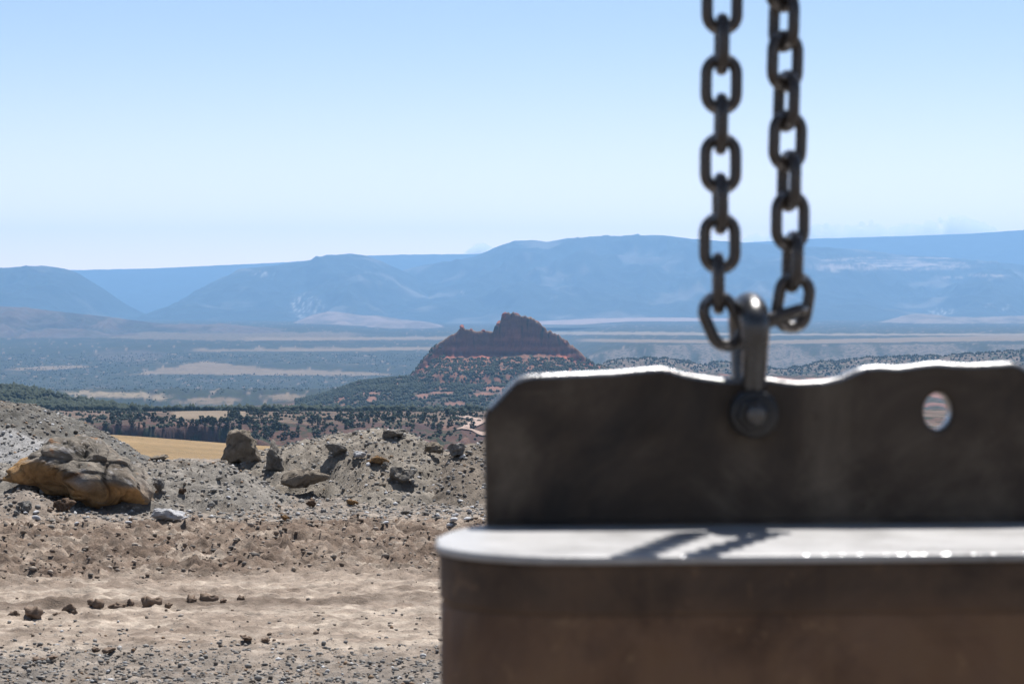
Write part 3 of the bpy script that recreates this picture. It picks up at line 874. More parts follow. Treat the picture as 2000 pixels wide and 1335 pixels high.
# dirt track winding up the canyon slope
def ribbon(name, pts, width, c, rise=0.25):
    Vs = []; n = len(pts)
    dense = []
    for i in range(n - 1):
        for k in range(10): dense.append(Vector(pts[i]).lerp(Vector(pts[i + 1]), k / 10))
    dense.append(Vector(pts[-1]))
    for i, p in enumerate(dense):
        a = dense[max(i - 1, 0)]; b = dense[min(i + 1, len(dense) - 1)]
        t = (b - a); t.normalize(); nn = Vector((-t.y, t.x))
        for s in (-1, 0, 1):
            q = p + nn * s * width / 2
            Vs.append((q.x, q.y, 0))
    Vs = np.array(Vs); Vs[:, 2] = valley_z(Vs[:, 0], Vs[:, 1]) + rise
    return np_mesh(name, Vs, grid_faces(len(dense), 3), np.zeros((len(Vs), 3)) + np.asarray(c))
def gp(px, py, dlo, dhi):
    ds = np.arange(dlo, dhi, 2.0); xs = (px - 1000) / F * ds
    zs = valley_z(xs, ds); zr = zrow(py, ds)
    k = np.nonzero(zs >= zr)[0]; i = k[0] if len(k) else len(ds) - 1
    return (xs[i], ds[i])
pts = [gp(870, 812, 700, 1150), gp(905, 815, 700, 1150), gp(945, 822, 700, 1150), gp(925, 830, 700, 1150), gp(903, 838, 700, 1100), gp(930, 846, 700, 1100), gp(960, 850, 700, 1100)]
o = link("dirt_road", ribbon("dirt_road", pts, 5.0, (0.30, 0.22, 0.18), 0.5), M_GROUND)
tag(o, kind="structure", label="pale pink dirt track winding down the canyon slope")

# ================================================================== BUTTE
bD = 2200.0; kk = bD / F
bp = [(770, 752), (800, 736), (812, 722), (830, 698), (845, 680), (860, 668), (878, 656), (893, 648), (898, 641), (904, 637), (910, 643), (920, 643), (932, 648),
      (950, 646), (963, 648), (966, 636), (975, 634), (979, 620), (985, 613), (998, 611), (1008, 612), (1014, 616), (1030, 618), (1042, 622), (1052, 629), (1060, 638),
      (1075, 647), (1085, 651), (1098, 658), (1108, 667), (1122, 678), (1136, 690), (1147, 703), (1160, 712), (1200, 722), (1230, 730)]
bx = np.arange((750 - 1000) * kk, (1240 - 1000) * kk, 0.45)
by = np.arange(bD - 115, bD + 60, 0.75)
X, Y = np.meshgrid(bx, by)
px = 1000 + X / kk
top = zrow(np.interp(px, [p[0] for p in bp], [p[1] for p in bp]), bD)
top = top + (1.1 * np.round(vn(X / 2.6, X * 0 + 4, 520) * 2.2) / 1.6 + 1.1 * vn(X / 6.0, X * 0 + 9, 521)) * smooth(960, 975, px) * (1 - smooth(1120, 1140, px))
lo = np.interp(px, [750, 800, 860, 930, 1000, 1080, 1150, 1240], [757, 742, 703, 706, 704, 700, 714, 735])
zl = zrow(lo, bD)
t = (bD - Y)                       # metres in front of the crest line
fold = 4.0 * vn(X / 14, Y / 40 + 1, 500) + 1.3 * vn(X / 4.3, Y / 20 + 2, 501)
cl0 = 6 + fold                      # cliff edge in front of the crest
cl = smooth(0, 1, (t - cl0) / (9 + 4 * vn(X / 14, Y / 30, 503)))
tal = np.clip((t - cl0 - 9) / 75, 0, 1)
zc = top * 1.0
ledge = 1.3 * vn(X / 6, Y / 6, 505)
z_front = zc * (1 - cl) + (zl + (zc - zl) * 0.18) * cl - tal ** 0.8 * (8 + np.clip(zc - zl, 0, 60) * 0.18) + ledge * 0.6
# bedding: horizontal ledges in the cliff
z_front = z_front + 0.8 * np.sin(z_front * 0.9 + 1.5 * vn(X / 40, Y / 40, 507)) * cl * (1 - cl) * 4
back = smooth(0, 55, -t)
Z = np.where(t > 0, z_front, zc * (1 - back) + (zl - 25) * back)
Z = Z + 1.2 * fbm(X / 7, Y / 7, 4, 509) * smooth(2, 12, np.abs(t))
vz = valley_z(X, Y)
edge = np.minimum(smooth(0, 12, X - bx[0]), smooth(0, 12, bx[-1] - X))
Z = np.where(edge < 1, Z * edge + (vz - 4) * (1 - edge), Z)
fr = smooth(0, 25, Y - by[0])
Z = Z * fr + (vz - 3) * (1 - fr)
cliffc = np.array((0.20, 0.064, 0.040)); talc = np.array((0.15, 0.070, 0.045)); capc = np.array((0.20, 0.135, 0.09)); shr = np.array((0.026, 0.032, 0.02))
colr = np.zeros(X.shape + (3,)) + talc * (1 + 0.25 * fbm(X / 12, Y / 12, 3, 511)[..., None])
cm = smooth(0.02, 0.15, cl * (1 - tal)) * smooth(0, 0.9, cl) * (1 - smooth(0.03, 0.10, tal))
strat = 1 + 0.35 * np.sin(Z * 0.75 + 2 * fbm(X / 40, Y / 40, 2, 513)) * 1.2 + 0.3 * fbm(X / 5, Z / 7, 3, 515)
colr = colr * (1 - cm[..., None]) + (cliffc * strat[..., None]) * cm[..., None]
cap = (t < cl0 + 1.0) * 1.0
colr = colr * (1 - cap[..., None] * 0.9) + capc * 0.8 * cap[..., None] * 0.9
sh = smooth(0.02, 0.22, fbm(X / 5, Y / 7, 3, 517) + np.interp(px, [780, 900, 1000, 1240], [0.15, -0.1, -0.05, 0.05]) + 0.2 * tal - 0.10) * (1 - cm)
colr = colr * (1 - sh[..., None]) + shr * sh[..., None]
V = np.stack([X, Y, Z], -1).reshape(-1, 3)
o = link("butte", np_mesh("butte", V, grid_faces(len(by), len(bx)), np.clip(colr, 0.005, 0.8).reshape(-1, 3)), M_BUTTE)
tag(o, "red sandstone butte with a notched double summit above the woods", kind="structure")
BUT = (bx, by, Z)
def butte_z(x, y):
    i = np.clip(((x - bx[0]) / 0.45).astype(int), 0, len(bx) - 1); j = np.clip(((y - by[0]) / 0.75).astype(int), 0, len(by) - 1)
    return np.where((x > bx[0]) & (x < bx[-1]) & (y > by[0]) & (y < by[-1]), Z_B[j, i], -999)
Z_B = Z

# summit blocks standing on the crest
def block_mesh(sz, seed):
    return rock_mesh(sz[0], sz[1], sz[2], seed, [tuple(cliffc), tuple(cliffc * 1.3), tuple(capc * 0.8)], sub=3, cuts=7, rough=0.08)
bl = []
for (px_, py_, wpx, hpx) in ((903, 640, 9, 10), (921, 646, 8, 7), (944, 648, 9, 7), (976, 634, 12, 12), (990, 617, 18, 12), (1006, 617, 14, 10), (1024, 622, 12, 7), (1046, 632, 10, 8), (1085, 657, 9, 7), (1103, 671, 8, 7)):
    p = W(px_, py_, bD - 3)
    me = block_mesh((wpx * kk * 1.25, hpx * kk * 1.7, 9), px_)
    o = link("caprock_block", me, M_BUTTE, sm=False); o.location = p
    tag(o, kind="structure", label="block of red caprock on the crest of the butte")

# ================================================================== FAR HILLS AND MOUNTAINS
def range_mesh(name, D, prof, foot, fl, bl_, cfun, mat, step=3.0, rows_n=110, amp=0.45, wl=700.0, seed=600, label=None, jag=1.2, expo=1.25):
    pa = np.array([p[0] for p in prof]); pb = np.array([p[1] for p in prof])
    pxs = np.arange(pa[0], pa[-1], step)
    cr = np.interp(pxs, pa, pb) - jag * fbm(pxs / 22.0, pxs * 0, 4, seed)
    zc = zrow(cr, D); xs = (pxs - 1000) / F * D
    ts = np.concatenate([np.linspace(-1, 0, 12)[:-1], np.linspace(0, 1, rows_n) ** 1.1])
    T, XX = np.meshgrid(ts, xs, indexing='ij'); ZC = np.tile(zc, (len(ts), 1))
    YY = np.where(T < 0, D - T * bl_, D - T * fl)
    # spurs run towards the viewer and wander
    wob = XX + 0.25 * wl * vn(XX / wl, YY / (wl * 1.5), seed + 5)
    g = ridge(wob / wl, YY / (wl * 3.0), 4, seed + 2)
    env = np.sin(np.clip(T, 0, 1) ** 0.7 * math.pi) * (T > 0)
    hgt = ZC - foot
    ZZ = foot + hgt * np.where(T > 0, (1 - np.clip(T, 0, 1)) ** expo, (1 - np.abs(T)) ** 1.0) + amp * hgt * (g - 0.45) * env
    ZZ = ZZ + 0.03 * hgt * fbm(XX / (wl * 0.12), YY / (wl * 0.12), 3, seed + 8) * env
    PXX, PYY = pxy(XX, YY, ZZ)
    c = cfun(XX, YY, ZZ, PXX, PYY, T, g)
    # keep rows ordered front to back for consistent normals
    V = np.stack([XX, YY, ZZ], -1)[::-1].reshape(-1, 3); c = c[::-1].reshape(-1, 3)
    o = link(name, np_mesh(name, V, grid_faces(len(ts), len(xs)), np.clip(c, 0.01, 0.9)), mat)
    tag(o, label, kind="structure")
    return o
def forest_col(base=(0.018, 0.030, 0.032), soil=(0.085, 0.085, 0.08), thr=0.25, patches=()):
    def f(X, Y, Z, PX, PY, T, g):
        n = fbm(X / 420, Y / 700, 4, 650)
        m = smooth(thr, thr + 0.25, n)[..., None]
        c = np.asarray(base) * (1 - m) + np.asarray(soil) * m
        for (px, py, rx, ry, cc, tt) in patches:
            q = ((PX - px) / rx) ** 2 + ((PY - py) / ry) ** 2
            q = q + 0.5 * fbm(PX / 16, PY / 10, 3, 655)
            fx, fy = (60.0, 5.0) if rx > 45 else (4.5, 12.0)
            mm = ((1 - smooth(0.3, 1.1, q)) * smooth(tt, tt + 0.4, fbm(PX / fx + PY / 30, PY / fy, 4, 651 + int(px), 0.6)))[..., None]
            c = c * (1 - mm) + np.asarray(cc) * mm
        return c
    return f
WHT = (0.26, 0.25, 0.24)
range_mesh("far_mountain_range", 18000, [(-900, 530), (-300, 528), (160, 527), (300, 524), (450, 517), (560, 512), (720, 499), (800, 497), (930, 496), (1200, 480), (1450, 474), (1590, 466), (1700, 463), (1800, 460), (1900, 456), (2000, 449), (2300, 440), (2900, 450)],
           -130, 4000, 900, forest_col(thr=0.6), M_RANGE, step=5, seed=610, wl=1500, amp=0.2, jag=0.8, label="palest flat topped mountain range on the horizon")
range_mesh("mountain_ridge", 12000, [(-900, 500), (-300, 512), (0, 523), (90, 519), (125, 524), (150, 532), (200, 562), (240, 590), (280, 612), (330, 640)],
           -115, 2200, 1000, forest_col(thr=0.15), M_RANGE, seed=620, wl=600, label="hazy blue ridge ending at the left")
range_mesh("mountain_ridge", 13000, [(270, 650), (330, 610), (400, 560), (440, 540), (480, 526), (560, 514), (600, 509), (640, 500), (685, 495), (715, 499), (745, 510), (800, 535), (880, 580), (960, 640)],
           -115, 2700, 1300, forest_col(thr=0.15, patches=((512, 535, 26, 7, WHT, -0.05), (597, 600, 38, 32, WHT, -0.02), (720, 525, 14, 10, WHT, 0.1), (750, 545, 26, 8, WHT, 0.15))),
           M_RANGE, seed=630, wl=750, label="hazy blue mountain with white cliff patches in the middle left")
range_mesh("mountain_massif", 14200, [(690, 640), (740, 570), (790, 528), (830, 517), (870, 513), (930, 500), (965, 484), (1005, 470), (1040, 469), (1070, 472), (1110, 465), (1190, 462), (1240, 460), (1290, 459), (1340, 465), (1400, 470),
                                      (1470, 475), (1600, 482), (1690, 488), (1750, 497), (1850, 503), (2000, 517), (2300, 540), (2800, 560)],
           -115, 3800, 1700, forest_col(thr=0.15, patches=((1740, 520, 190, 9, (0.26, 0.21, 0.175), -0.25), (1640, 525, 50, 8, (0.26, 0.21, 0.175), -0.1), (1900, 540, 80, 7, (0.26, 0.21, 0.175), -0.05), (1760, 508, 240, 7, (0.22, 0.18, 0.15), -0.1),
                                                           (905, 570, 12, 8, WHT, 0.1), (983, 531, 14, 8, WHT, 0.1), (1080, 555, 50, 30, WHT, 0.28), (1840, 608, 30, 8, WHT, 0.0), (1950, 595, 30, 12, WHT, 0.1), (1100, 530, 60, 20, WHT, 0.3))),
           M_RANGE, seed=640, wl=900, label="highest broad hazy blue mountain behind the chains")
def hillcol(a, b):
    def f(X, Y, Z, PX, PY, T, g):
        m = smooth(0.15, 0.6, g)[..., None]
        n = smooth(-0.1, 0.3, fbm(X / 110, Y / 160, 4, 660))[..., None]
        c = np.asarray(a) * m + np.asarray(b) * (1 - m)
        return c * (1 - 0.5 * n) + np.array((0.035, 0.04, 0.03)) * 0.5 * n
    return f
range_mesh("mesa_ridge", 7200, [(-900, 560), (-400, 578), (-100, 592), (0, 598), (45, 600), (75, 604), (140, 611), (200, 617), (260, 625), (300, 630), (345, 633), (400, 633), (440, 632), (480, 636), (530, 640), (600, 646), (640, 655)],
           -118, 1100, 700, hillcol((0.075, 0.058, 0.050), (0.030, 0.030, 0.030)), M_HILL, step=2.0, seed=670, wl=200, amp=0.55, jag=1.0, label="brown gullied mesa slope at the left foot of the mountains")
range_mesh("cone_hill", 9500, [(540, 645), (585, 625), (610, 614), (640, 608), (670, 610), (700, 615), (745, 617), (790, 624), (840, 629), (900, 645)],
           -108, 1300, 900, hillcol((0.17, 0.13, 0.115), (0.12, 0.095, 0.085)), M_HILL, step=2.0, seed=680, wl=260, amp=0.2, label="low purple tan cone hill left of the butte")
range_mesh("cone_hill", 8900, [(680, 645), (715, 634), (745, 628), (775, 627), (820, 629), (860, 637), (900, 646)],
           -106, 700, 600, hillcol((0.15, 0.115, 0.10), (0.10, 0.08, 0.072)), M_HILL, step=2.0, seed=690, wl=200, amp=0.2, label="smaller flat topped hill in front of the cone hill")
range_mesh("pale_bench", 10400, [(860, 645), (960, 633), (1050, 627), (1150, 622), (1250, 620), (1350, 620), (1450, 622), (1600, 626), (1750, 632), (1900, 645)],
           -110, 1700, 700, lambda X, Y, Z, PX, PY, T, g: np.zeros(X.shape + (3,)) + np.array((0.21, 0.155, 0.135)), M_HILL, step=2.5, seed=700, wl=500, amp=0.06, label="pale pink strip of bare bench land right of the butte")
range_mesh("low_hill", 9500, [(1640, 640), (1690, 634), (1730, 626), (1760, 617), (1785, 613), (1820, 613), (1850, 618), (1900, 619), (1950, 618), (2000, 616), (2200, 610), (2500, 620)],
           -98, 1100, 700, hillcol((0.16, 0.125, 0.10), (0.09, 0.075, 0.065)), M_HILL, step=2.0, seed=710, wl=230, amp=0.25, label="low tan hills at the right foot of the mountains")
range_mesh("dark_bench", 8600, [(1040, 644), (1080, 638), (1140, 634), (1300, 632), (1500, 633), (1700, 634), (1900, 632), (2100, 630), (2500, 630)],
           -84, 500, 700, forest_col((0.028, 0.036, 0.03), (0.07, 0.065, 0.055), 0.2), M_HILL, step=2.5, seed=720, wl=300, amp=0.2, label="dark wooded bench edge right of the butte")

# ================================================================== TREES
def crown_mesh(seed, hgt=3.4, wid=3.2):
    rs_ = np.random.RandomState(seed); n = 46
    a = rs_.uniform(0, 2 * math.pi, n); zz = rs_.uniform(0.10, 1.0, n)
    rad = np.sqrt(np.clip(1 - ((zz - 0.42) / 0.62) ** 2, 0.02, 1)) * rs_.uniform(0.35, 1.05, n) * wid / 2
    P_ = np.stack([np.cos(a) * rad, np.sin(a) * rad, zz * hgt], 1)
    S_ = rs_.uniform(0.28, 0.62, n)
    me = scatter_mesh("juniper_crown", P_, S_, np.zeros((n, 3)) + 0.05, seed + 1, sub=1, flat=0.9)
    me.materials.append(M_LEAF)
    return me
def trunk_mesh(seed):
    rnd = random.Random(seed)
    Vs = []; Fs = []
    def tube(p, q, r0, r1, n=7):
        i0 = len(Vs); d = (Vector(q) - Vector(p)).normalized(); u = d.orthogonal(); v = d.cross(u)
        for (c, r) in ((p, r0), (q, r1)):
            for k in range(n):
                a = 2 * math.pi * k / n
                Vs.append(tuple(Vector(c) + (u * math.cos(a) + v * math.sin(a)) * r))
        for k in range(n): Fs.append((i0 + k, i0 + (k + 1) % n, i0 + n + (k + 1) % n, i0 + n + k))
    t = (rnd.uniform(-.2, .2), rnd.uniform(-.2, .2), 1.1)
    tube((0, 0, -0.4), t, 0.20, 0.13)
    tube(t, (t[0] + .1, t[1], 2.4), 0.13, 0.04)
    for k in range(4):
        a = rnd.uniform(0, 6.28)
        tube(t, (math.cos(a) * 0.9, math.sin(a) * 0.9, rnd.uniform(1.5, 2.2)), 0.09, 0.03)
    me = np_mesh("juniper_trunk", np.array(Vs), np.array(Fs)); me.materials.append(M_BARK)
    return me
crowns = [crown_mesh(800 + k, 3.2 + 0.3 * k, 3.4 - 0.1 * k) for k in range(4)]
trunks = [trunk_mesh(820 + k) for k in range(2)]
rnd = random.Random(31)
spots = []
# clumps seen along the rim of the canyon
seeds_px = [(205, 820, 30, 8), (262, 815, 26, 9), (325, 822, 26, 14), (372, 832, 22, 10), (405, 825, 22, 10), (455, 812, 12, 6), (500, 818, 36, 16), (560, 832, 36, 14), (520, 850, 60, 12), (620, 824, 36, 12),
            (680, 816, 20, 8), (700, 830, 30, 12), (760, 815, 40, 10), (830, 820, 30, 10), (870, 835, 34, 12), (905, 812, 26, 6), (300, 845, 80, 8), (620, 850, 80, 10), (440, 842, 30, 10)]
tries = 0
while len(spots) < 230 and tries < 4000:
    tries += 1
    c = rnd.choice(seeds_px)
    px = rnd.gauss(c[0], c[2] * 0.6); py = rnd.gauss(c[1] + 3, c[3] * 0.5)
    g = gp(px, py, 560, 1060)
    if g[1] > 1045 or g[1] < 600: continue
    if any((g[0] - s[0]) ** 2 + (g[1] - s[1]) ** 2 < 2.5 for s in spots): continue
    spots.append(g)
TG = "juniper trees dotted along the rim of the red canyon"
for i, (x, y) in enumerate(spots):
    z = float(valley_z(np.array([x]), np.array([y]))[0])
    r_ = bpy.data.objects.new("juniper_tree", None); COL.objects.link(r_)
    r_.empty_display_size = 0.5
    s = rnd.uniform(0.22, 0.5) if rnd.random() < 0.7 else rnd.uniform(0.58, 0.85)
    r_.location = (x, y, z - 0.1); r_.scale = (s, s, s * rnd.uniform(0.85, 1.1)); r_.rotation_euler = (0, 0, rnd.uniform(0, 6.28))
    tpx = 1000 + F * x / y
    wh = ("at the left end of the canyon rim" if tpx < 245 else "above the yellow field" if tpx < 420 else "above the upright tan boulder" if tpx < 530 else "left of the middle heap's crest" if tpx < 640
          else "above the middle heap's crest" if tpx < 790 else "beside the pale dirt track")
    ln = "on the bench" if y > 880 else "on the slope" if y < 820 else "on the rim"
    tag(r_, ("low " if s < 0.62 else "tall ") + "dark green juniper " + wh + ", " + ln, "tree", "junipers " + wh + ", " + ln)
    a = bpy.data.objects.new("crown", crowns[i % 4]); COL.objects.link(a); a.parent = r_
    b = bpy.data.objects.new("trunk", trunks[i % 2]); COL.objects.link(b); b.parent = r_

# woodland nobody could count
rs = np.random.RandomState(9)
PS, SS = [], []
def wood(n, d0, d1, u0, u1, thr, smin, smax, seed, sc=(30, 50), cond=None):
    d = np.sqrt(rs.uniform(d0 ** 2, d1 ** 2, n)); x = rs.uniform(u0, u1, n) * d
    m = fbm(x / sc[0], d / sc[1], 3, seed) + rs.uniform(-0.25, 0.25, n) > thr
    x = x[m]; d = d[m]
    z = np.maximum(valley_z(x, d), butte_z(x, d))
    if cond is not None:
        px, py = pxy(x, d, z); k = cond(px, py, x, d, z); x, d, z = x[k], d[k], z[k]
    s = rs.uniform(smin, smax, len(x))
    PS.append(np.stack([x, d, z + s * 0.5], 1)); SS.append(s)
wood(9000, 1045, 1330, -0.29, -0.08, -0.12, 1.1, 2.1, 907, (60, 90), cond=lambda px, py, x, d, z: fbm(x / 22, d / 50, 3, 407) < 0.22)
wood(900, 1045, 1330, -0.12, 0.0, -0.2, 1.0, 1.9, 907)
wood(26000, 1300, 2120, -0.125, 0.05, -0.12, 0.9, 1.7, 908, (24, 45), cond=lambda px, py, x, d, z: fbm(x / 34, d / 70, 4, 408) < 0.16)
wood(11000, 2060, 2230, -0.09, 0.04, -0.08, 0.7, 1.5, 909, (12, 16), cond=lambda px, py, x, d, z: (py > 672) & ((py > 700) | (px < 870)))
wood(14000, 2640, 3150, 0.02, 0.27, -0.15, 0.9, 1.7, 910, (24, 40))
wood(24000, 2600, 6000, -0.30, 0.02, -0.02, 0.7, 1.35, 911, (32, 60), cond=lambda px, py, x, d, z: ~((np.abs(py - 720) < 10) & (px > 290) & (px < 720)) & ~((np.abs(py - 778) < 8) & (px > 330) & (px < 610)) & (py > 690))
wood(6500, 790, 1048, -0.20, 0.0, 0.16, 0.3, 0.8, 912, (16, 22), cond=lambda px, py, x, d, z: ~((px > 330) & (px < 480) & (d > 890)))
P_ = np.concatenate(PS); S_ = np.concatenate(SS)
me = scatter_mesh("woodland", P_, S_, np.zeros((len(P_), 3)) + 0.05, 12, sub=1, flat=1.1)
o = link("woodland", me, M_LEAF, sm=False)
tag(o, "dark juniper woodland covering the hills, the butte's apron and the valley", kind="stuff")

# ================================================================== CLOUDS (far beyond the haze)
def cloud_mat():
    m = bpy.data.materials.new("cloud_vapour"); m.use_nodes = True
    t = m.node_tree; t.nodes.remove(t.nodes["Principled BSDF"])
    v = t.nodes.new("ShaderNodeVolumePrincipled")
    v.inputs["Color"].default_value = (1, 1, 1, 1); v.inputs["Density"].default_value = 1 / 240.0; v.inputs["Anisotropy"].default_value = 0.2
    t.links.new(v.outputs[0], t.nodes["Material Output"].inputs["Volume"])
    return m
M_CLOUD = cloud_mat()
def cloud(D, outline, seed, label):
    rs_ = np.random.RandomState(seed); Pn = []; Sn = []
    pa = [p[0] for p in outline]; pb = [p[1] for p in outline]
    k = D / F
    for _ in range(int((pa[-1] - pa[0]) * 0.9) + 20):
        px = rs_.uniform(pa[0], pa[-1]); topy = np.interp(px, pa, pb); basey = 482
        f = rs_.uniform(0, 1) ** 0.6
        py = basey + (topy - basey) * f
        r = rs_.uniform(6, 11) * (0.8 if f > 0.75 else 1.5)
        p = W(px, py + r * 0.8, D + rs_.uniform(-150, 150)); Pn.append(p[:]); Sn.append(r * k)
    me = scatter_mesh("cloud", np.array(Pn), np.array(Sn), np.ones((len(Pn), 3)), seed, sub=3, flat=0.9, jit=(0.98, 1.02))
    tmp = bpy.data.objects.new("tmp", me); COL.objects.link(tmp)
    rm = tmp.modifiers.new("r", 'REMESH'); rm.mode = 'VOXEL'; rm.voxel_size = 26.0
    dg = bpy.context.evaluated_depsgraph_get(); dg.update()
    me2 = bpy.data.meshes.new_from_object(tmp.evaluated_get(dg)); bpy.data.objects.remove(tmp)
    o = link("cloud", me2, M_CLOUD); tag(o, label, kind="structure")
cloud(52000, [(1440, 470), (1480, 452), (1520, 455), (1570, 440), (1600, 436), (1630, 432), (1650, 440), (1690, 428), (1710, 430), (1730, 438), (1790, 433), (1820, 430), (1840, 420), (1870, 415), (1900, 424), (1925, 428), (1945, 445)], 3, "low white cumulus bank above the mountains")
cloud(52000, [(920, 490), (935, 478), (945, 476), (960, 488)], 5, "tiny white cloud peeping over the mountain")

# ================================================================== STEEL WEIGHT, PLATE, SHACKLE
PIV = Vector((0.05, 2.55)); YAW = R(4)
def yawed(V):
    V = np.asarray(V, float).copy()
    c, s = math.cos(YAW), math.sin(YAW)
    x = V[:, 0] - PIV.x; y = V[:, 1] - PIV.y
    V[:, 0] = PIV.x + x * c - y * s; V[:, 1] = PIV.y + x * s + y * c
    return V
def yaw_mesh(me, origin):
    n = len(me.vertices); a = np.empty(n * 3, np.float32); me.vertices.foreach_get("co", a)
    a = yawed(a.reshape(-1, 3)); a = a - np.array(origin)
    me.vertices.foreach_set("co", a.astype(np.float32).ravel()); me.update()
def curve_mesh(name, loops, ext, bevel, res=4):
    cu = bpy.data.curves.new(name, 'CURVE'); cu.dimensions = '2D'; cu.fill_mode = 'BOTH'
    cu.extrude = ext; cu.bevel_depth = bevel; cu.bevel_resolution = res; cu.offset = -bevel
    for lp in loops:
        sp = cu.splines.new('POLY'); sp.points.add(len(lp) - 1)
        for i, p in enumerate(lp): sp.points[i].co = (p[0], p[1], 0, 1)
        sp.use_cyclic_u = True
    ob = bpy.data.objects.new("tmp", cu); COL.objects.link(ob)
    dg = bpy.context.evaluated_depsgraph_get(); dg.update()
    me = bpy.data.meshes.new_from_object(ob.evaluated_get(dg))
    bpy.data.objects.remove(ob)
    me.name = name
    return me
XC = 0.36; HWD = 0.443
def stadium(hw, rf, rb, cy=2.50, rx=0.14, n=28, inset=0.0):
    pts = []
    hw -= inset; rf -= inset; rb -= inset
    def q(cx, sx, sy, a0, a1, r_y):
        for k in range(n + 1):
            a = a0 + (a1 - a0) * k / n
            pts.append((cx + rx * math.cos(a), cy + r_y * math.sin(a)))
    q(XC + hw - rx, 1, -1, -math.pi / 2, 0, rf)
    q(XC + hw - rx, 1, 1, 0, math.pi / 2, rb)
    q(XC - hw + rx, -1, 1, math.pi / 2, math.pi, rb)
    q(XC - hw + rx, -1, -1, math.pi, 1.5 * math.pi, rf)
    return pts
LIDZ = 1.9505
# lid
org = Vector((XC, 2.55, 0.0)); o2 = yawed(np.array([[XC, 2.55, 0.0]]))[0]
root = bpy.data.objects.new("steel_weight", None); COL.objects.link(root); root.location = o2
tag(root, "big rusty brown steel block with rounded ends and dark upright lifting plate, lower right", "steel weight")
T = 0.009
rj = random.Random(8)
lid_out = [(x + rj.uniform(-.0004, .0004), y + rj.uniform(-.0004, .0004)) for x, y in stadium(HWD, 0.14, 0.245, n=60)]
me = curve_mesh("lid", [lid_out], T / 2 - 0.003, 0.003)
for v in me.vertices: v.co.z += LIDZ - T / 2
yaw_mesh(me, o2); link("lid", me, M_LID, root)
def wall(name, z0, z1, inset, mat, edge=0.004):
    lp = stadium(HWD, 0.14, 0.245, inset=inset); n = len(lp)
    zs = [z0, z0 + edge] + list(np.linspace(z0 + edge, z1 - edge, 24)[1:-1]) + [z1 - edge, z1]
    Vs = []
    cxy = np.array((XC, 2.55))
    for j, z in enumerate(zs):
        ins = 0.0025 if j in (0, len(zs) - 1) else 0.0
        for (x, y) in lp:
            d = np.array((x, y)) - cxy; L = np.linalg.norm(d)
            p = cxy + d * (1 - ins / L)
            Vs.append((p[0], p[1], z))
    Fs = []
    for j in range(len(zs) - 1):
        for k in range(n): Fs.append((j * n + k, j * n + (k + 1) % n, (j + 1) * n + (k + 1) % n, (j + 1) * n + k))
    me = np_mesh(name, np.array(Vs), np.array(Fs))
    yaw_mesh(me, o2)
    return link(name, me, mat, root)
wall("collar", LIDZ - T - 0.050, LIDZ - T - 0.0005, 0.0045, M_COLLAR)
wall("body", 0.02, LIDZ - T - 0.0520, 0.0054, M_BODY)
wall("seam", LIDZ - T - 0.0545, LIDZ - T - 0.0485, 0.0068, M_COLLAR, 0.001)

# tiny tilted facets added along the lid's front rim to throw sun glints
nv, nf = [], []
rn_ = random.Random(12)
IV, IF = ico(2)
for k in range(26):
    px = rn_.choice([rn_.uniform(1500, 2050), rn_.uniform(1640, 1850), rn_.uniform(1120, 2100)])
    xx = (px - 1000) / F * 2.38; r = rn_.uniform(0.0005, 0.0014)
    Mx = Matrix.Rotation(R(34), 3, 'X')
    b0 = len(nv)
    for q in IV:
        p = Mx @ Vector((q[0] * r * 1.6, q[1] * r, q[2] * r * 0.25))
        nv.append((xx + p.x, 2.50 - 0.14 + 0.0008 + p.y, LIDZ - 0.0008 + p.z))
    nf += [tuple(b0 + i for i in f) for f in IF]
me = np_mesh("rim_glints", np.array(nv), np.array(nf)); yaw_mesh(me, o2)
mn = NM("glint_facet_steel"); mn.col((0.75, 0.75, 0.76)); mn.set(rough=0.30, metal=1.0)
link("rim_glints", me, mn.m, root)

# lifting plate, outline traced from the photograph and set 2.69 m away
PDY = 2.69
def pd(px): return PDY + 0.07 * ((px - 1000) / F * 2.7 - 0.05)
top_px = [(950, 1050), (949, 960), (948, 880), (947, 822), (949, 808), (955, 797), (985, 765), (1008, 741), (1018, 735), (1035, 731), (1100, 728), (1200, 724), (1262, 718), (1290, 716), (1310, 719), (1335, 727),
          (1370, 733), (1405, 738), (1450, 740), (1500, 737), (1530, 742), (1560, 745), (1610, 742), (1645, 734), (1668, 723), (1690, 715), (1715, 713), (1760, 715), (1800, 709), (1830, 706), (1865, 709),
          (1900, 710), (1940, 708), (1978, 706), (1995, 711), (2020, 724), (2100, 728), (2200, 728), (2285, 735), (2350, 800), (2355, 1050)]
def face_uv(px, py):
    """x along the plate and z for a pixel on the plate's face"""
    Dp = pd(px); p = W(px, py, Dp)
    d = Vector((p.x, p.y)) - PIV
    xl = PIV.x + d.x * math.cos(YAW) + d.y * math.sin(YAW)
    return xl, p.z
outer = [face_uv(*p) for p in top_px]
def hole(px, py, rx, rz, n=32):
    cx, cz = face_uv(px, py)
    return [(cx + rx * math.cos(2 * math.pi * k / n), cz + rz * math.sin(2 * math.pi * k / n)) for k in range(n)][::-1], (cx, cz)
h1, c1 = hole(1467, 806, 0.018, 0.018); h2, c2 = hole(1833, 803, 0.0155, 0.0205)
me = curve_mesh("lifting_plate", [outer, h1, h2], 0.015 - 0.007, 0.007, 5)
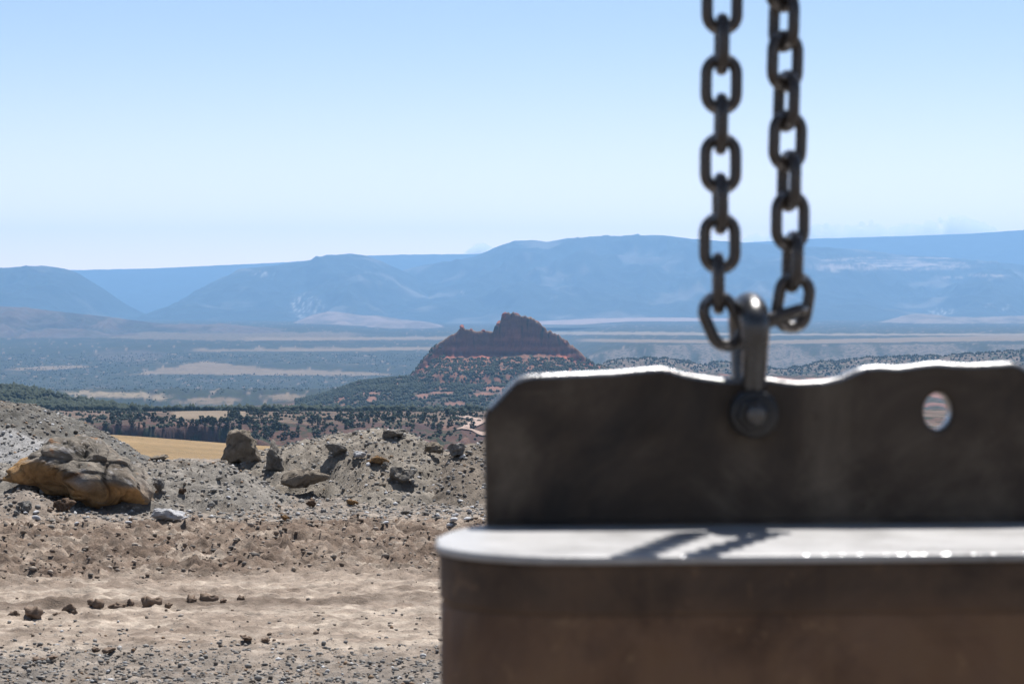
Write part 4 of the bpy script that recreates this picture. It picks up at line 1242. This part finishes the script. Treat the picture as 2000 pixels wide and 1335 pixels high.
# curve lies in x-y: stand it up
for v in me.vertices: v.co = Vector((v.co.x, PDY + 0.015 - v.co.z, v.co.y)) if False else Vector((v.co.x, PDY + 0.015 + v.co.z, v.co.y))
me.flip_normals()
me.materials.append(M_PLATE); me.materials.append(M_WORN_GLARE)
me.update()
for p in me.polygons:  # upward rim faces: worn edge with the sun glare put into its colour
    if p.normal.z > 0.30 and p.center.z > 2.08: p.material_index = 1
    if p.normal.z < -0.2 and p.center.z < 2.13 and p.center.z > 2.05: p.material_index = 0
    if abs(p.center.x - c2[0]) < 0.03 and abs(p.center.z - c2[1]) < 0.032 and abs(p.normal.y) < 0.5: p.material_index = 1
yaw_mesh(me, o2)
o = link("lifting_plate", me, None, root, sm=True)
try: me.set_sharp_from_angle(angle=R(40))
except Exception: pass
# weld bead at the plate's foot
def tube_path(pts, rad, n=14, caps=True, name="tube"):
    P_ = [Vector(p) for p in pts]; m = len(P_)
    Vs = []; up = None
    for i in range(m):
        t = (P_[min(i + 1, m - 1)] - P_[max(i - 1, 0)]).normalized()
        if up is None: u = t.orthogonal().normalized()
        else: u = (up - t * up.dot(t)).normalized()
        up = u; v = t.cross(u)
        r = rad[i] if hasattr(rad, "__len__") else rad
        for k in range(n):
            a = 2 * math.pi * k / n
            Vs.append(P_[i] + (u * math.cos(a) + v * math.sin(a)) * r)
    Fs = [(i * n + k, i * n + (k + 1) % n, (i + 1) * n + (k + 1) % n, (i + 1) * n + k) for i in range(m - 1) for k in range(n)]
    me = bpy.data.meshes.new(name)
    Fs2 = Fs + ([tuple(range(n))[::-1], tuple((m - 1) * n + k for k in range(n))] if caps else [])
    me.from_pydata([v[:] for v in Vs], [], Fs2); me.update()
    return me
x0 = face_uv(952, 1040)[0]
rw = random.Random(4)
bead = [(x0 + 0.76 * k / 120, PDY - 0.002, LIDZ + 0.001 + rw.uniform(-.0008, .0008)) for k in range(121)]
me = tube_path(bead, [0.005 + rw.uniform(-.0008, .0012) for _ in bead], 8, name="weld_bead"); yaw_mesh(me, o2); link("weld_bead", me, M_PLATE, root)

# shackle: bow, pin with head, nut
sx, sz = c1
sroot = bpy.data.objects.new("bow_shackle", None); COL.objects.link(sroot)
so = yawed(np.array([[sx, PDY + 0.015, sz]]))[0]; sroot.location = so
tag(sroot, "dark steel bow shackle pinned through the lifting plate and holding both chains", "shackle")
yc = PDY + 0.015
ztop = zrow(566, yc) - 0.019
prof = [(-0.030, sz + 0.020), (-0.031, sz + 0.035), (-0.036, sz + 0.055), (-0.043, sz + 0.078), (-0.0455, sz + 0.095)]
cz_ = sz + 0.095; rz_ = ztop - cz_
for k in range(1, 12):
    a = math.pi - math.pi * k / 12
    prof.append((0.0455 * math.cos(a), cz_ + rz_ * math.sin(a)))
prof += [(-p[0], p[1]) for p in prof[:5][::-1]]
pts = [(sx, yc + p[0], p[1]) for p in prof]
rad = [0.0140, 0.0140, 0.0145, 0.0150, 0.0158] + [0.0168] * 11 + [0.0158, 0.0150, 0.0145, 0.0140, 0.0140]
me = tube_path(pts, rad, 20, name="bow"); yaw_mesh(me, so); link("bow", me, M_SHACK, sroot)
M_PIN = steel_face("pin_steel", (0.006, 0.006, 0.007), (0.011, 0.010, 0.010), (0.035, 0.03, 0.025), (0.02, 0.017, 0.015), 0.5, 0.0)
def disc(y0, y1, r, name, n=32, mat=M_PIN, bev=0.004, cx=0, cz=0, parent=None):
    ys = [y0, y0 + bev * 0.3, y0 + bev, y1 - bev, y1 - bev * 0.3, y1]; rr = [r - bev, r - bev * 0.3, r, r, r - bev * 0.3, r - bev]
    Vs = []
    for y, q in zip(ys, rr):
        for k in range(n):
            a = 2 * math.pi * k / n + 0.2; Vs.append((sx + cx + q * math.cos(a), y, sz + cz + q * math.sin(a)))
    Fs = [(i * n + k, i * n + (k + 1) % n, (i + 1) * n + (k + 1) % n, (i + 1) * n + k) for i in range(5) for k in range(n)]
    me = bpy.data.meshes.new(name); me.from_pydata(Vs, [], Fs + [tuple(range(n))[::-1], tuple(5 * n + k for k in range(n))]); me.update()
    yaw_mesh(me, so); return link(name, me, mat, parent or sroot, sm=(n > 12))
disc(PDY - 0.030, PDY - 0.002, 0.0275, "eye"); disc(PDY + 0.032, PDY + 0.060, 0.0275, "eye")
pin = disc(PDY - 0.028, PDY + 0.075, 0.0155, "pin")
hd = disc(PDY - 0.044, PDY - 0.0305, 0.0190, "pin_head", n=6, cx=-0.004, parent=None)
disc(PDY - 0.060, PDY - 0.0445, 0.0105, "pin_end", cx=-0.004, mat=M_SHACK, bev=0.002)

# ================================================================== CHAINS
d_ = 0.0136; Rr = 0.0170; st = 0.0115
def link_mesh():
    path = []
    for k in range(13):
        a = math.pi * k / 12; path.append((Rr * math.cos(a), 0, st + Rr * math.sin(a)))
    for k in range(13):
        a = math.pi + math.pi * k / 12; path.append((Rr * math.cos(a), 0, -st + Rr * math.sin(a)))
    m = len(path); n = 14; Vs = []
    for i in range(m):
        a = Vector(path[(i - 1) % m]); b = Vector(path[(i + 1) % m]); t = (b - a).normalized(); u = Vector((0, 1, 0)); v = t.cross(u)
        r = d_ / 2
        for k in range(n):
            q = 2 * math.pi * k / n; Vs.append(Vector(path[i]) + (u * math.cos(q) + v * math.sin(q)) * r)
    Fs = [(i * n + k, i * n + (k + 1) % n, ((i + 1) % m) * n + (k + 1) % n, ((i + 1) % m) * n + k) for i in range(m) for k in range(n)]
    me = bpy.data.meshes.new("chain_link"); me.from_pydata([v[:] for v in Vs], [], Fs); me.update(); me.materials.append(M_CHAIN); me.materials.append(M_LINK_GLINT)
    for p in me.polygons:      # outer link ends take brighter metal, put in for sun glints
        if abs(p.center.z) > st + Rr * 0.93: p.material_index = 1
    me.polygons.foreach_set("use_smooth", [True] * len(me.polygons))
    return me
def link_glint():
    m = NM("link_glint_steel"); m.col(m.ramp(m.noise(200, 3), [(0.4, (0.06, 0.05, 0.042)), (0.6, (0.42, 0.41, 0.40))])); m.set(rough=0.30, metal=0.9)
    return m.m
M_LINK_GLINT = link_glint()
LM = link_mesh()
CY = yc
def chain(name, label, nodes):
    p0 = W(nodes[0][0], nodes[0][1], nodes[0][4])
    r_ = bpy.data.objects.new(name, None); COL.objects.link(r_); r_.location = p0
    tag(r_, label, "chain", "pair of lifting chains")
    rn = random.Random(len(label))
    for (px, py, yaw, tilt, Yd, scl) in nodes:
        p = W(px, py, Yd)
        o = bpy.data.objects.new("link", LM); COL.objects.link(o); o.parent = r_
        o.location = p - p0
        rot = Matrix.Rotation(R(tilt + rn.uniform(-1.2, 1.2)), 3, 'Y') @ Matrix.Rotation(R(yaw + rn.uniform(-3, 3)), 3, 'Z')
        o.rotation_euler = rot.to_euler()
        if scl is not None: o.scale = scl
n1 = [(1411, 627, 8, -23, CY - 0.002, None), (1403, 553, 88, 0, CY, None)]
y = 475.0; i = 0; px = 1406.0
while y > -1400:
    n1.append((px, y, 4 if i % 2 == 0 else 92, 0, CY, None)); y -= 77.7; px += 0.75; i += 1
chain("lifting_chain", "thick dark chain whose links show flat and edge on by turns, left one of two", n1)
n2 = [(1521, 620, 80, 72, CY, None), (1549, 590, 8, 10, CY, None), (1548, 511, 104, 2, CY, None)]
y = 431.0; i = 0; px = 1543.5
while y > -1400:
    tw = min(18 + i * 2.6, 34)
    n2.append((px, y, tw if i % 2 == 0 else tw + 90, 1.0, CY, None)); y -= 77.8; px -= 2.5 if i < 6 else 1.5; i += 1
chain("lifting_chain", "thick dark chain whose twisted links all stand half turned, right one of two", n2)

# ================================================================== HAZE
Z0 = -175.0; Z1 = 592.0
import bmesh
bm = bmesh.new(); bmesh.ops.create_cube(bm, size=1.0)
me = bpy.data.meshes.new("haze"); bm.to_mesh(me); bm.free()
hz = bpy.data.objects.new("haze", me); COL.objects.link(hz)
hz.scale = (17000, 20200, Z1 - Z0); hz.location = (0, 9100, (Z0 + Z1) / 2)
hm = bpy.data.materials.new("haze_air"); hm.use_nodes = True
t = hm.node_tree; t.nodes.remove(t.nodes["Principled BSDF"])
pv = t.nodes.new("ShaderNodeVolumePrincipled")
pv.inputs["Color"].default_value = HAZE_COLOR + (1,)
pv.inputs["Density"].default_value = HAZE_DENSITY
pv.inputs["Anisotropy"].default_value = 0.25
t.links.new(pv.outputs[0], t.nodes["Material Output"].inputs["Volume"])
me.materials.append(hm)
tag(hz, "blue haze over the valley", kind="stuff")
